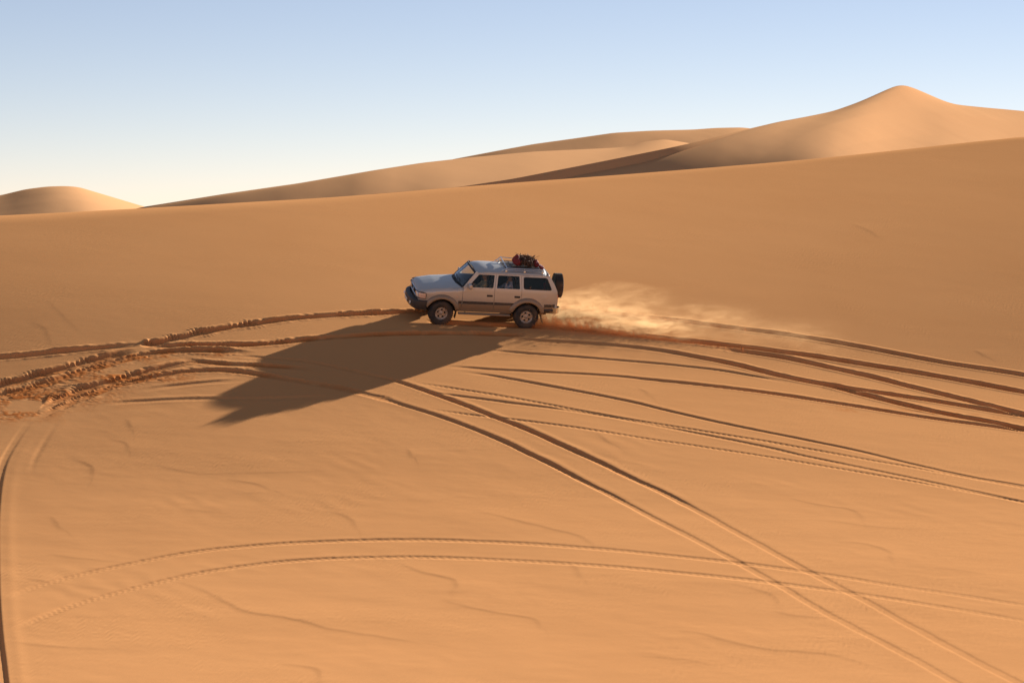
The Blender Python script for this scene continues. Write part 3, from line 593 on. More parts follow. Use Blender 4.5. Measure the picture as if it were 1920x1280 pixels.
for s in (1, -1):
    nrm = (0, -s, 0); ln = [((-2.43, ZB), (2.2, ZB))]
    fe = panel('front_wing', fender_o, side(s), [M_SILVER, M_BRONZE], car, nrm=nrm, zsplit=ZB, lines=[((.775, ZB), (.99, ZB))]); moulding(.775, .885, fe, s)
    box('side_repeater', (.93, s * (W(.93, .98) + .006), .98), (.055, .02, .028), M_AMBER, fe, .005)
    d1 = panel('door', door_f, side(s), [M_SILVER, M_BRONZE], car, [win_f], nrm=nrm, zsplit=ZB, lines=[((.745, ZB), (-.28, ZB))]); moulding(.745, -.28, d1, s)
    d2 = panel('door', door_r, side(s), [M_SILVER, M_BRONZE], car, [win_r], nrm=nrm, zsplit=ZB, lines=[((-.31, ZB), (-1.04, ZB))]); moulding(-.31, -.98, d2, s)
    qp = panel('rear_quarter', quarter, side(s), [M_SILVER, M_BRONZE], car, [win_q], nrm=nrm, zsplit=ZB, lines=[((-1.80, ZB), (-2.43, ZB))]); moulding(-1.99, -2.36, qp, s)
    for dd, hx_ in ((d1, -.14), (d2, -1.06)):
        box('handle_recess', (hx_, s * (W(hx_, 1.05) + .002), 1.05), (.19, .012, .065), M_SEAL, dd, .004)
        box('handle', (hx_ - .01, s * (W(hx_, 1.05) + .022), 1.055), (.15, .025, .028), M_BLACK, dd, .008)
    box('fuel_flap', (-1.98, s * (W(-1.98, 1.03) - .004), 1.03), (.19, .016, .19), M_SILVER, qp, .006) if s == 1 else None
    off = lambda x, z, s=s: (x, s * (W(x, z) - .014), z)
    panel('window', [(.62, 1.30), (.25, 1.72), (-.285, 1.72), (-.235, 1.30)], off, M_GLASS, d1, step=.2, thick=0)
    panel('window', [(-.35, 1.30), (-.39, 1.72), (-1.105, 1.72), (-1.14, 1.30)], off, M_GLASS, d2, step=.2, thick=0)
    tube('window_divider', [off(-.97, 1.30), off(-.965, 1.715)], .012, M_SEAL, d2, 6)
    qo = rounded([(-1.262, 1.312), (-1.242, 1.693), (-2.032, 1.693), (-2.218, 1.312)], .07)
    seal_q = panel('window_seal', rounded([(-1.258, 1.308), (-1.238, 1.697), (-2.036, 1.697), (-2.224, 1.308)], .07), lambda x, z, s=s: (x, s * (W(x, z) + .003), z), M_SEAL, qp, [rounded([(-1.29, 1.338), (-1.27, 1.668), (-2.02, 1.668), (-2.185, 1.338)], .06)], thick=.012, nrm=nrm)
    panel('window', qo, off, M_TINT, qp, step=.2, thick=0)
    # A pillar and the dark door frames behind the panel gaps
    panel('windscreen_pillar', [(.775, 1.272), (.345, 1.795), (.295, 1.795), (.295, 1.758), (.715, 1.28)], side(s), M_SILVER, car, nrm=nrm)
    inn = lambda x, z, s=s: (x, s * (W(x, z) - .035), z)
    panel('door_frame', [(.80, .56), (.80, 1.27), (.72, 1.285), (.31, 1.76), (-2.05, 1.76), (-2.36, 1.30), (-2.40, .66), (-1.92, .60)] + arc(-AX, .52, 157, 17, 14) + [(-.9, .56)], inn, M_CHASSIS, car,
          [rounded([(.63, 1.295), (.26, 1.725), (-.265, 1.725), (-.225, 1.295)], .03), rounded([(-.37, 1.295), (-.40, 1.725), (-1.09, 1.725), (-1.125, 1.295)], .03), rounded([(-1.28, 1.305), (-1.26, 1.70), (-2.02, 1.70), (-2.20, 1.305)], .06)], thick=.02, nrm=nrm, step=.12)
    # wheel arch flares
    for cx, a0, a1, nm in ((AX, 24, 163, 'front'), (-AX, 17, 163, 'rear')):
        rings = []
        for k in range(29):
            a = R(a0 + (a1 - a0) * k / 28); c_, s_ = math.cos(a), math.sin(a); P = []
            for r_, out in ((.488, -.05), (.486, .055), (.505, .072), (.545, .070), (.595, .045), (.635, .006), (.640, -.02)):
                x, z = cx + r_ * c_, RW + r_ * s_; zz = max(z, .46); P.append((x, s * (W(x, zz) + out), z))
            rings.append(P)
        loft('wheel_arch_flare', rings, M_BRONZE, car)
        # dark wheel well
        rings = [[(cx + .505 * math.cos(R(a)), s * y, RW + .505 * math.sin(R(a))) for y in (.86, .45)] for a in range(0, 181, 10)]
        loft('wheel_well', rings, M_CHASSIS, car, closed=False, caps=False)
    # sill and side step
    loft('sill', [[(x, s * .835, .60), (x, s * .862, .56), (x, s * .835, .47), (x, s * .74, .46), (x, s * .74, .60)] for x in (.95, .3, -.4, -.94)], M_BRONZE, car)
    st = loft('side_step', [[(x, s * .84, .452), (x, s * .985, .452), (x, s * 1.0, .43), (x, s * .985, .405), (x, s * .84, .41)] for x in (.86, .82, 0, -.82, -.86)], M_BRONZE, car)
    for x in (.6, -.6): tube('step_bracket', [(x, s * .9, .41), (x, s * .70, .43)], .018, M_CHASSIS, st, 6)
    # mud flaps
    for cx, zl, tw in ((AX - .52, .25, .04), (-AX - .50, .19, -.10)):
        rings = [[(cx + (.02 if q else 0) + tw * t * t, s * (y + .02 * t * q), .56 - (.56 - zl) * t) for q, y in ((0, .70), (0, .90), (1, .90), (1, .70))] for t in np.linspace(0, 1, 6)]
        loft('mud_flap', rings, M_BLACK, car)
    # mirrors
    mx_ = bmesh.new(); add_box(mx_, (.56, s * 1.0, 1.36), (.10, .21, .17), .035); mi = bm_obj('door_mirror', mx_, M_SILVER, car)
    box('mirror_glass', (.507, s * 1.0, 1.36), (.008, .17, .13), M_CHROME, mi, .003); tube('mirror_arm', [(.585, s * .86, 1.30), (.57, s * .93, 1.32)], .025, M_BLACK, mi, 8)
    # lamps
    hl = [(2.238, .49), (2.235, .58), (2.222, .67), (2.19, .745)]; cl = [(2.183, .757), (2.13, .815), (2.06, .852), (1.97, .874)]
    for nm, pl, mt in (('headlight', hl, M_LENS), ('corner_lamp', cl, M_AMBER)):
        rings = [[(x, s * y, .862), (x + .008, s * (y + .006), .90), (x + .008, s * (y + .006), 1.0), (x - .004, s * y, 1.033), (x - .10, s * (y - .06), 1.03), (x - .10, s * (y - .06), .865)] for x, y in pl]
        o = loft(nm, rings, mt, car)
        for zz in (.853, 1.040): tube('lamp_surround', [(x + .004, s * (y + .002), zz) for x, y in pl], .011, M_BLACK, o, 6)
    tube('lamp_surround', [(1.966, s * .876, .853), (1.955, s * .88, .95), (1.966, s * .876, 1.04)], .011, M_BLACK, o, 6)
    tl = [[(x, s * y, .80), (x, s * y, 1.13), (x + .05, s * (y - .03), 1.13), (x + .05, s * (y - .03), .80)] for x, y in ((-2.36, .818), (-2.43, .80), (-2.463, .77), (-2.47, .68))]
    loft('tail_light', tl, M_REDL, car)
    # drip rail
    tube('drip_rail', [(x, s * (W(x, 1.757) + .008), 1.757 + (.0 if x < .25 else -.9 * (x - .25))) for x in (.30, .2, -.5, -1.3, -2.0, -2.1)], .011, M_SILVER, car, 6)
# bonnet
def hood_z(x, v): return zs(x) + .058 * (1 - abs(v) ** 2.6) - .006 * (1 if .42 < abs(v) < .5 else 0) - .06 * max(0, (x - 2.0) / .19) ** 2
def hood_fn(x, v): return (x, v * (W(x, zs(x)) - .004) , hood_z(x, v))
panel('bonnet', [(.80, -1), (.93, -.5), (.96, 0), (.93, .5), (.80, 1), (2.185, 1), (2.19, .6), (2.195, 0), (2.19, -.6), (2.185, -1)], hood_fn, M_SILVER, car, step=.06, nrm=(0, 0, -1), thick=.02)
panel('cowl', [(.70, -.985), (.70, .985), (.795, .985), (.92, .5), (.95, 0), (.92, -.5), (.795, -.985)], lambda x, v: (x, v * (W(x, zs(x)) - .01), zs(x) + .04 * (1 - v * v) - .012), M_BLACK, car, step=.08, nrm=(0, 0, -1))
# roof
def roof_fn(x, v):
    w = .712; a = abs(v)
    if a > 1: y = w + (a - 1) * .25; z = 1.80 - (a - 1) * .75 + .0
    else: y = w * a; z = 1.80 + .075 * (1 - a ** 2.4)
    z -= .075 * max(0, (x + .02) / .36) ** 2 * (1 if a <= 1 else .4) + .13 * max(0, (-1.82 - x) / .32) ** 2
    return (x, math.copysign(y, v), z)
panel('roof', [(.345, -1.0), (.345, 1.0), (.25, 1.06), (-2.08, 1.06), (-2.13, 1.0), (-2.14, 0), (-2.13, -1.0), (-2.08, -1.06), (.25, -1.06)], roof_fn, M_SILVER, car, step=.085, nrm=(0, 0, -1), thick=.03)
# windscreen
def ws_fn(v, t): return (.785 + .10 * (1 - v * v) + (.348 - .785 - .05 * (1 - v * v)) * t, v * (.80 + (.690 - .80) * t), 1.268 + .045 * (1 - v * v) + (1.775 - 1.268) * t)
panel('windscreen', [(-1, 0), (1, 0), (1, 1), (-1, 1)], ws_fn, M_WIND, car, step=.12, thick=0)
panel('windscreen_seal', [(-1, 0), (1, 0), (1, 1), (-1, 1)], lambda v, t: tuple(Vector(ws_fn(v, t)) + Vector((.006, 0, .005))), M_SEAL, car, [rounded([(-.94, .08), (.94, .08), (.93, .91), (-.93, .91)], .06)], step=.12, thick=.012, nrm=(-.7, 0, -.7))
for v0 in (-.05, .55):
    tube('wiper', [tuple(Vector(ws_fn(v0, -.02)) + Vector((.03, 0, .02))), tuple(Vector(ws_fn(v0 + .1, .12)) + Vector((.03, 0, .03))), tuple(Vector(ws_fn(v0 - .38, .20)) + Vector((.02, 0, .025)))], .009, M_SEAL, car, 6)
# nose: panel, grille, bumper
def nose_fn(y, z): return (2.215 - .05 * abs(y / .8) ** 3 - (.02 if z > 1.04 else 0), y, z)
panel('nose_panel', [(-.80, .72), (.80, .72), (.78, 1.065), (-.78, 1.065)], nose_fn, M_SILVER, car, [[(-.79, .855), (.79, .855), (.77, 1.04), (-.77, 1.04)]], nrm=(-1, 0, 0))
gr = box('grille', (2.17, 0, .948), (.04, .96, .18), M_CHASSIS, car, .004)
for k in range(4): box('grille_bar', (2.212, 0, .885 + .042 * k), (.03, .95, .016), M_BLACK, gr, .004)
tube('grille_surround', [(2.225, -.475, .862), (2.225, .475, .862), (2.215, .48, 1.034), (2.215, -.48, 1.034), (2.225, -.475, .862)], .013, M_CHROME, gr, 6)
tube('grille_emblem', [(2.245 + 0 * a, .075 * math.cos(a), .955 + .05 * math.sin(a)) for a in np.linspace(0, 2 * math.pi, 17)], .008, M_CHROME, gr, 6)
def bumper(name, plan, z0, z1, t, mat):
    full = plan + [(x, -y) for x, y in reversed(plan[:-1])]; rings = []
    for i, (x, y) in enumerate(full):
        c = Vector((x, y)); q = Vector((1.55 if x > 0 else -1.55, 0)); d = (c - Vector((q.x, y * .35))).normalized(); e = c - d * t; h = (z1 - z0)
        rings.append([(e.x, e.y, z1), (c.x - d.x * .05, c.y - d.y * .05, z1), (c.x - d.x * .01, c.y - d.y * .01, z1 - .035), (c.x, c.y, z1 - h * .35), (c.x, c.y, z0 + h * .45), (c.x - d.x * .03, c.y - d.y * .03, z0 + .04), (c.x - d.x * .09, c.y - d.y * .09, z0), (e.x, e.y, z0)])
    return loft(name, rings, mat, car)
fb = bumper('front_bumper', [(1.93, .925), (2.08, .925), (2.22, .88), (2.33, .77), (2.39, .6), (2.43, .35), (2.445, 0)], .46, .80, .15, M_BLACK)
for s in (1, -1): box('fog_light', (2.40, s * .52, .64), (.05, .17, .09), M_LENS, fb, .01, Matrix.Rotation(-s * .28, 3, 'Z'))
box('number_plate', (2.455, 0, .62), (.012, .46, .11), simple('number_plate', (.6, .58, .52), .5), fb, .003)
rb = bumper('rear_bumper', [(-1.98, .905), (-2.2, .905), (-2.40, .87), (-2.50, .80), (-2.535, .6), (-2.55, 0)], .53, .70, .16, M_BLACK)
for s in (1, -1): loft('bumper_cap', [[(x, s * y, .535), (x, s * y, .735), (x + .1, s * (y - .05), .74), (x + .1, s * (y - .05), .53)] for x, y in ((-2.36, .905), (-2.47, .865), (-2.535, .78), (-2.555, .66))], M_CHROME, rb)
# tailgate and spare wheel
def tg_fn(y, z): return (float(np.interp(z, [.6, 1.0, 1.28, 1.80], [-2.45, -2.462, -2.425, -2.12])) + .05 * abs(y / .8) ** 4, y, z)
tg = panel('tailgate', [(-.775, .66), (.775, .66), (.785, 1.0), (.765, 1.28), (.655, 1.785), (-.655, 1.785), (-.765, 1.28), (-.785, 1.0)], tg_fn, M_SILVER, car, [rounded([(-.66, 1.31), (.66, 1.31), (.58, 1.70), (-.58, 1.70)], .06)], nrm=(1, 0, 0), step=.09)
panel('rear_window', rounded([(-.67, 1.30), (.67, 1.30), (.59, 1.71), (-.59, 1.71)], .06), lambda y, z: (tg_fn(y, z)[0] + .012, y, z), M_TINT, tg, step=.2, thick=0)
# wheels
TYRE = [(.20, -.095), (.235, -.115), (.30, -.132), (.355, -.130), (.380, -.118), (.392, -.095), (.395, -.05), (.395, .05), (.392, .095), (.380, .118), (.355, .130), (.30, .132), (.235, .115), (.20, .095)]
def wheel_proto():
    # rim: dished steel disc with five slots, in the plane y = const
    slots = []
    for k in range(5):
        a = 2 * math.pi * k / 5 + .3; c, s = math.cos(a), math.sin(a); el = [(.125 * 1 + .030 * math.cos(q), .040 * math.sin(q)) for q in np.linspace(0, 2 * math.pi, 12, endpoint=False)]
        slots.append([(u * c - v * s, u * s + v * c) for u, v in el])
    def dish(u, v):
        r = math.hypot(u, v); y = float(np.interp(r, [0, .055, .065, .09, .155, .172, .2, .212], [.082, .082, .062, .066, .078, .060, .098, .104])); return (u, y, v)
    circ = [(.212 * math.cos(a), .212 * math.sin(a)) for a in np.linspace(0, 2 * math.pi, 40, endpoint=False)]
    w = panel('wheel', circ, dish, M_STEEL, None, slots, step=.026, thick=.014)
    t = lathe_y('tyre', TYRE, M_RUBBER, w, 56)
    bm = bmesh.new()                                                  # tread blocks
    for k in range(36):
        a = 2 * math.pi * k / 36
        for y, da in ((-.095, 0), (-.035, .087), (.035, 0), (.095, .087)):
            m = Matrix.Rotation(-(a + da), 3, 'Y'); add_box(bm, m @ Vector((.398, y, 0)), (.016, .05, .042), 0, m)
    bm_obj('tread', bm, M_RUBBER, t, smooth=False)
    lathe_y('hub_cap', [(.0, .104), (.022, .103), (.034, .096), (.042, .075), (.044, .05)], M_STEEL, w, 20)
    lathe_y('brake_drum', [(0, .045), (.17, .04), (.19, .0), (.195, -.09), (.0, -.092)], M_CHASSIS, w, 28)
    return w
def copy_tree(o, parent=None):
    c = o.copy(); COL.objects.link(c); c.parent = parent
    for ch in list(o.children): copy_tree(ch, c)
    return c
wp = wheel_proto(); first = True
for x, s, st in ((AX, 1, 7), (AX, -1, 7), (-AX, 1, 0), (-AX, -1, 0)):
    w = wp if first else copy_tree(wp); first = False; w.parent = car
    w.location = (x, s * .815, RW); w.rotation_euler = (0, R(17 * x + 40 * s), R(st) + (0 if s == 1 else math.pi))
sw = copy_tree(wp); sw.name = 'spare_wheel'; sw.parent = car; sw.location = (-2.62, -.12, 1.235); sw.rotation_euler = (0, 0, R(90))
tube('spare_carrier', [(-2.47, -.75, .78), (-2.55, -.4, .80), (-2.55, -.12, 1.235)], .025, M_BLACK, car, 8)
# underbody and cabin
bm = bmesh.new()
add_box(bm, (0, 0, .56), (3.9, 1.36, .10)); add_box(bm, (1.1, 0, .72), (1.9, .86, .42)); add_box(bm, (-2.0, 0, .62), (.7, 1.2, .16)); add_box(bm, (.84, 0, .92), (.05, 1.66, .62)); add_box(bm, (-.2, 0, .60), (2.0, 1.66, .06)); add_box(bm, (-1.7, 0, .92), (1.4, .88, .04))
for y in (.55, -.55): add_box(bm, (0, y, .47), (4.3, .09, .12))
for x in (AX, -AX): add_tube(bm, [(x, -.72, RW), (x, .72, RW)], .055, 10); add_box(bm, (x, .12 if x > 0 else 0, RW), (.26, .26, .26), .05)
add_tube(bm, [(-1.2, -.4, .48), (-2.3, -.45, .47), (-2.52, -.45, .45)], .03, 8)
bm_obj('chassis', bm, M_CHASSIS, car, angle=30)
loft('dashboard', [[(.80, y, 1.26), (.62, y, 1.25), (.44, y, 1.17), (.42, y, 1.02), (.55, y, .85), (.80, y, .82)] for y in (-.79, -.3, .3, .79)], M_TRIM, car)
for nm, x, y0, y1 in (('front_seat', .02, .16, .68), ('front_seat', .02, -.68, -.16), ('rear_seat', -.92, -.70, .70)):
    st = box('seat', (x + .12, (y0 + y1) / 2, .82), (.52, y1 - y0, .20), M_SEAT, car, .05)
    st.name = nm
    box('backrest', (x - .20, (y0 + y1) / 2, 1.10), (.15, y1 - y0, .58), M_SEAT, st, .05, Matrix.Rotation(-.2, 3, 'Y'))
    for yy in ([(y0 + y1) / 2] if y1 - y0 < 1 else [-.42, .42]): box('head_rest', (x - .285, yy, 1.475), (.11, .27, .17), M_SEAT, st, .045, Matrix.Rotation(-.15, 3, 'Y'))
SWM = Matrix.Translation((.42, .42, 1.17)) @ Matrix.Rotation(R(-58), 4, 'Y')
bm = bmesh.new(); ring = [tuple(SWM @ Vector((.185 * math.cos(a), .185 * math.sin(a), 0))) for a in np.linspace(0, 2 * math.pi, 25)]; add_tube(bm, ring, .014, 7)
for a in (0, 2.4, -2.4): add_tube(bm, [tuple(SWM @ Vector((0, 0, -.02))), tuple(SWM @ Vector((.18 * math.cos(a), .18 * math.sin(a), 0)))], .012, 6)
add_tube(bm, [tuple(SWM @ Vector((0, 0, 0))), (.62, .42, 1.05)], .025, 7); bm_obj('steering_wheel', bm, M_TRIM, car)
# roof rack: front hoop with deflector, side rails, rear bar, slats
rk = empty('roof_rack', car); RX0, RX1, RY = -.68, -1.93, .60
def rz(x, y): return roof_fn(x, y / .712)[2]
tube('front_bar', [(RX0 - .02, -RY, 1.99), (RX0 - .02, RY, 1.925)], .017, M_ALU, rk)
for s in (1, -1):
    zt = 1.925 if s > 0 else 1.985
    tube('front_stay', [(RX0 + .17, s * RY, rz(RX0 + .17, RY) + .01), (RX0 - .02, s * RY, zt)], .016, M_ALU, rk)
    tube('side_rail', [(RX0 - .02, s * RY, zt), (RX1 + .05, s * RY, 1.925), (RX1, s * RY, 1.90)], .014, M_ALU, rk)
    tube('side_rail', [(RX0 + .02, s * RY, 1.872), (RX1, s * RY, 1.862)], .013, M_ALU, rk)
    for x in (RX0 + .02, -1.28, RX1 + .05):
        box('rack_foot', (x, s * (RY + .03), 1.833), (.075, .06, .085), M_ALU, rk, .015); tube('rail_post', [(x, s * RY, 1.84), (x, s * RY, 1.925)], .012, M_ALU, rk, 6)
tube('rear_bar', [(RX1, -RY, 1.90), (RX1, RY, 1.90)], .017, M_ALU, rk); tube('rear_bar', [(RX1, -RY, 1.862), (RX1, RY, 1.862)], .013, M_ALU, rk)
for k in range(9): y = -.52 + .13 * k; tube('slat', [(RX0 + .02, y, 1.893), (RX1, y, 1.888)], .011, M_STRIPE, rk, 6)
for x in (-.95, -1.28, -1.6): tube('cross_bar', [(x, -RY, 1.872), (x, RY, 1.872)], .012, M_ALU, rk, 6)

# ------------------------------------------------------------------ load on the roof rack
M_CLOTH = simple('faded_red_cloth', (.24, .022, .018), .95, noise=(7, .6, (.12, .014, .012))); M_WOOD = simple('dry_branch', (.085, .045, .028), .95, noise=(9, .7, (.15, .085, .05))); M_ROPE = simple('rope', (.22, .13, .08), .95)
bundle = empty('firewood_bundle'); bundle.matrix_world = CARM @ Matrix.Translation((-1.4, 0, 1.905)); tag(bundle, 'bundle of dry dark branches wrapped in red cloth tied on the roof rack', 'firewood')
rb_ = random.Random(5)
bm = bmesh.new()
for k in range(230):
    u = Vector((rb_.gauss(0, .5), rb_.gauss(0, .5), rb_.gauss(0, .5)))
    if u.length > 1: u.normalize()
    c = Vector((-.04 + .27 * u.x, .36 * u.y, .15 + .135 * u.z)); d = Vector((rb_.gauss(0, .8), rb_.gauss(0, .6), rb_.gauss(0, .28))).normalized(); L_ = rb_.uniform(.10, .30); b_ = Vector((rb_.gauss(0, .03), rb_.gauss(0, .03), rb_.gauss(0, .02)))
    pts = [c - d * L_, c + b_, c + d * L_ * rb_.uniform(.6, 1.1)]; pts = [Vector((p.x, p.y, max(.012, min(p.z, .35)))) for p in pts]; r0 = rb_.uniform(.006, .016)
    add_tube(bm, pts, [r0, r0 * .9, r0 * .45], 5)
bm_obj('branches', bm, M_WOOD, bundle, angle=60)
def cloth(name, c, rad, peak, seed):
    bm = bmesh.new(); bmesh.ops.create_icosphere(bm, subdivisions=4, radius=1)
    for v in bm.verts:
        p = v.co.copy(); n = float(fbm(np.array([p.x * 1.7 + seed]), np.array([p.y * 1.7 + p.z * 1.3]), 200 + seed, 3)[0]); f = float(vnoise(np.array([math.atan2(p.z, p.y) * 3.2]), np.array([p.x * 2.0]), 210 + seed)[0])
        s_ = 1 + .22 * n + .10 * f; q = Vector((p.x * rad[0], p.y * rad[1], p.z * rad[2])) * s_
        if p.z > 0: q.z += peak * max(0, 1 - (abs(p.y + .1) / .45)) * max(0, p.z) ** 2
        v.co = Vector(c) + q
        v.co.z = max(v.co.z, .004)
    return bm_obj(name, bm, M_CLOTH, bundle, angle=180)
cloth('red_cloth', (.27, .0, .13), (.15, .36, .135), .09, 1); cloth('red_cloth', (-.36, .06, .10), (.10, .33, .10), .02, 2); cloth('red_cloth', (-.50, .32, .04), (.08, .20, .05), 0, 3)
for x in (.08, -.16):
    tube('rope', [(x, .37 * math.cos(a), .15 + .16 * math.sin(a)) for a in np.linspace(-.7, math.pi + .7, 15)], .009, M_ROPE, bundle, 6)

# ------------------------------------------------------------------ the people inside
M_EYE = simple('eye', (.03, .02, .015), .3)
def person(name, label, bones, mats, region, hair_at, hair_mat):
    """bones: chains of (point, radius); one skinned body; region(p)-> material index"""
    V = []; E = []; Rr = []; key = {}
    for ch in bones:
        prev = None
        for p, r in ch:
            k = tuple(round(c, 4) for c in p)
            if k not in key: key[k] = len(V); V.append(p); Rr.append(r)
            if prev is not None and prev != key[k]: E.append((prev, key[k]))
            prev = key[k]
    me = bpy.data.meshes.new('tmp'); me.from_pydata(V, E, []); o = bpy.data.objects.new('tmp', me); COL.objects.link(o)
    md = o.modifiers.new('skin', 'SKIN'); md.use_smooth_shade = True
    for i, r in enumerate(Rr):
        sv = me.skin_vertices[0].data[i]; sv.radius = (r, r); sv.use_root = (i == 0)
    sb = o.modifiers.new('sub', 'SUBSURF'); sb.levels = 2; sb.render_levels = 2
    dg = bpy.context.evaluated_depsgraph_get(); m2 = bpy.data.meshes.new_from_object(o.evaluated_get(dg)); bpy.data.objects.remove(o)
    m2.name = name
    m2.materials.clear()
    for m in mats: m2.materials.append(m)
    for f in m2.polygons: f.material_index = region(f.center); f.use_smooth = True
    p = bpy.data.objects.new(name, m2); COL.objects.link(p); p.matrix_world = CARM; tag(p, label, 'person')
    bm = bmesh.new(); bmesh.ops.create_uvsphere(bm, u_segments=20, v_segments=14, radius=1)
    bmesh.ops.delete(bm, geom=[v for v in bm.verts if v.co.z < -.45 or (v.co.x > .25 and v.co.z < .35)], context='VERTS')
    for v in bm.verts: v.co = Vector(hair_at) + Vector((v.co.x * .108, v.co.y * .088, v.co.z * .118)) * (1 + .05 * math.sin(9 * v.co.y + 7 * v.co.z))
    bm_obj('hair', bm, hair_mat, p)
    for sy in (.033, -.033):
        bm = bmesh.new(); bmesh.ops.create_uvsphere(bm, u_segments=8, v_segments=6, radius=.012, matrix=Matrix.Translation(Vector(hair_at) + Vector((.088, sy, -.012)))); bm_obj('eye', bm, M_EYE, p)
    return p
def body(hip, lean, head_yaw, arms, y, x, knee, foot):
    H = Vector((x, y, hip)); ch = []
    chest = H + Vector((-lean, 0, .36)); neck = H + Vector((-lean - .01, 0, .51)); hd = H + Vector((-lean + .02, 0, .635))
    ch.append([(tuple(H), .15), (tuple(H + Vector((-lean * .5, 0, .18))), .135), (tuple(chest), .15), (tuple(neck), .055), (tuple(hd + Vector((-.01, 0, -.05))), .075), (tuple(hd), .093), (tuple(hd + Vector((-.005, 0, .065))), .078)])
    f = Vector((math.cos(head_yaw), math.sin(head_yaw), 0)); ch.append([(tuple(hd), .093), (tuple(hd + f * .085 + Vector((0, 0, -.02))), .022), (tuple(hd + f * .115 + Vector((0, 0, -.03))), .014)])
    ch.append([(tuple(hd + Vector((-.01, 0, -.05))), .075), (tuple(hd + f * .072 + Vector((0, 0, -.085))), .035)])
    for s in (1, -1): ch.append([(tuple(hd), .093), (tuple(hd + Vector((-.015, s * .092, -.01))), .018)])
    for s in (1, -1):
        el, wr, hn = arms[s]; sh = chest + Vector((0, s * .17, .07)); el, wr, hn = map(Vector, (el, wr, hn))
        ch.append([(tuple(chest), .15), (tuple(sh), .068), (tuple(el), .046), (tuple(wr), .032), (tuple(hn), .036)])
        d = (hn - wr).normalized(); side_ = d.cross(Vector((1, 0, .3))).normalized(); cu = d.cross(side_)
        for k, q in enumerate((-.030, -.010, .010, .030)):
            b = hn + side_ * q + d * .03; L_ = (.055, .068, .064, .050)[k]
            ch.append([(tuple(hn), .036), (tuple(b), .0095), (tuple(b + d * L_ * .5 + cu * .008), .009), (tuple(b + d * L_ * .8 + cu * .03), .008)])
        t = hn - d * .01 + side_ * .040; ch.append([(tuple(hn), .036), (tuple(t), .011), (tuple(t + d * .03 + cu * .02), .0095)])
        ch.append([(tuple(H), .15), (tuple(H + Vector((.08, s * .10, .0))), .095), (tuple(Vector(knee) + Vector((0, y + s * .13, 0))), .066), (tuple(Vector(foot) + Vector((-.06, y + s * .13, .06))), .045), (tuple(Vector(foot) + Vector((.10, y + s * .13, 0))), .040)])
    return ch, hd
M_SKIN = simple('skin', (.30, .165, .10), .6, noise=(20, .3, (.24, .12, .07))); M_TAN = simple('tan_shirt', (.42, .31, .18), .9); M_LILAC = simple('pale_lilac_shirt', (.50, .46, .56), .9); M_DARKT = simple('dark_trousers', (.05, .05, .06), .9); M_HAIR = simple('dark_hair', (.02, .015, .012), .7); M_SCARF = simple('brown_head_scarf', (.16, .085, .05), .95)
ch, hd = body(.93, .10, .0, {1: ((.16, .71, 1.22), (.34, .57, 1.29), (.385, .545, 1.32)), -1: ((.16, .16, 1.17), (.33, .26, 1.27), (.375, .285, 1.30))}, .42, .06, (.40, 0, .90), (.66, 0, .70))
def reg_d(c):
    if c.z > hd.z - .115 and abs(c.y - .42) < .16: return 0
    if c.x > .31 and c.z > 1.2: return 0
    return 2 if c.z < 1.0 and not (c.x < .2 and abs(c.y - .42) > .2) else 1
person('person', 'driver in a tan shirt and brown head scarf holding the steering wheel', ch, [M_SKIN, M_TAN, M_DARKT], reg_d, hd, M_SCARF)
ch, hd2 = body(.93, .10, .0, {1: ((-.66, .70, 1.24), (-.72, .66, 1.46), (-.735, .64, 1.50)), -1: ((-.66, .06, 1.12), (-.46, .14, 1.10), (-.42, .15, 1.10))}, .40, -.80, (-.40, 0, .92), (-.25, 0, .66))
def reg_p(c):
    if c.z > hd2.z - .115 and abs(c.y - .40) < .15: return 0
    if (c.z > 1.44 and c.y > .58) or (c.x > -.49 and c.z > 1.03): return 0
    return 2 if c.z < 1.0 else 1
person('person', 'passenger in a pale lilac shirt on the rear seat with one arm raised', ch, [M_SKIN, M_LILAC, M_DARKT], reg_p, hd2, M_HAIR)

# ------------------------------------------------------------------ sand thrown up behind the wheels
near_rut = wpath([(995, 613), (1030, 612), (1107, 616), (1165, 625), (1223, 634), (1280, 639), (1338, 645), (1431, 656), (1527, 668), (1623, 684), (1719, 699)], .1)
far_rut = wpath([(985, 583), (1060, 582), (1160, 590), (1300, 605), (1340, 611), (1479, 628), (1623, 652), (1767, 680)], .1)
# local frame of the plume: x along the ruts away from the car, y uphill, z off the slope
p0 = Vector((*near_rut[0], float(ground_base(*near_rut[0])))); p1 = Vector((*near_rut[-1], float(ground_base(*near_rut[-1]))))
ux = (p1 - p0).normalized(); q_ = Vector((p0.x, p0.y + 2, float(ground_base(p0.x, p0.y + 2)))) - p0; uz = ux.cross(q_).normalized(); uy = uz.cross(ux)
PLM = Matrix(((ux.x, uy.x, uz.x, p0.x), (ux.y, uy.y, uz.y, p0.y), (ux.z, uy.z, uz.z, p0.z), (0, 0, 0, 1))); PLI = PLM.inverted()
def to_pl(x, y): return PLI @ Vector((x, y, float(ground_base(x, y))))
nl = np.array([to_pl(*p) for p in near_rut[::6]]); fl = np.array([to_pl(*p) for p in far_rut[::6]])
cn = np.polyfit(nl[:, 0], nl[:, 1], 2)                                  # the near rut bends: y = cn(x)
S_ = np.array([[x, y] for x in np.linspace(0, 13, 14) for y in np.linspace(-.5, 5, 8)]); Zl = []
for x, y in S_:
    w = PLM @ Vector((x, y, 0)); l_ = to_pl(w.x, w.y); Zl.append([l_.x, l_.y, l_.z])
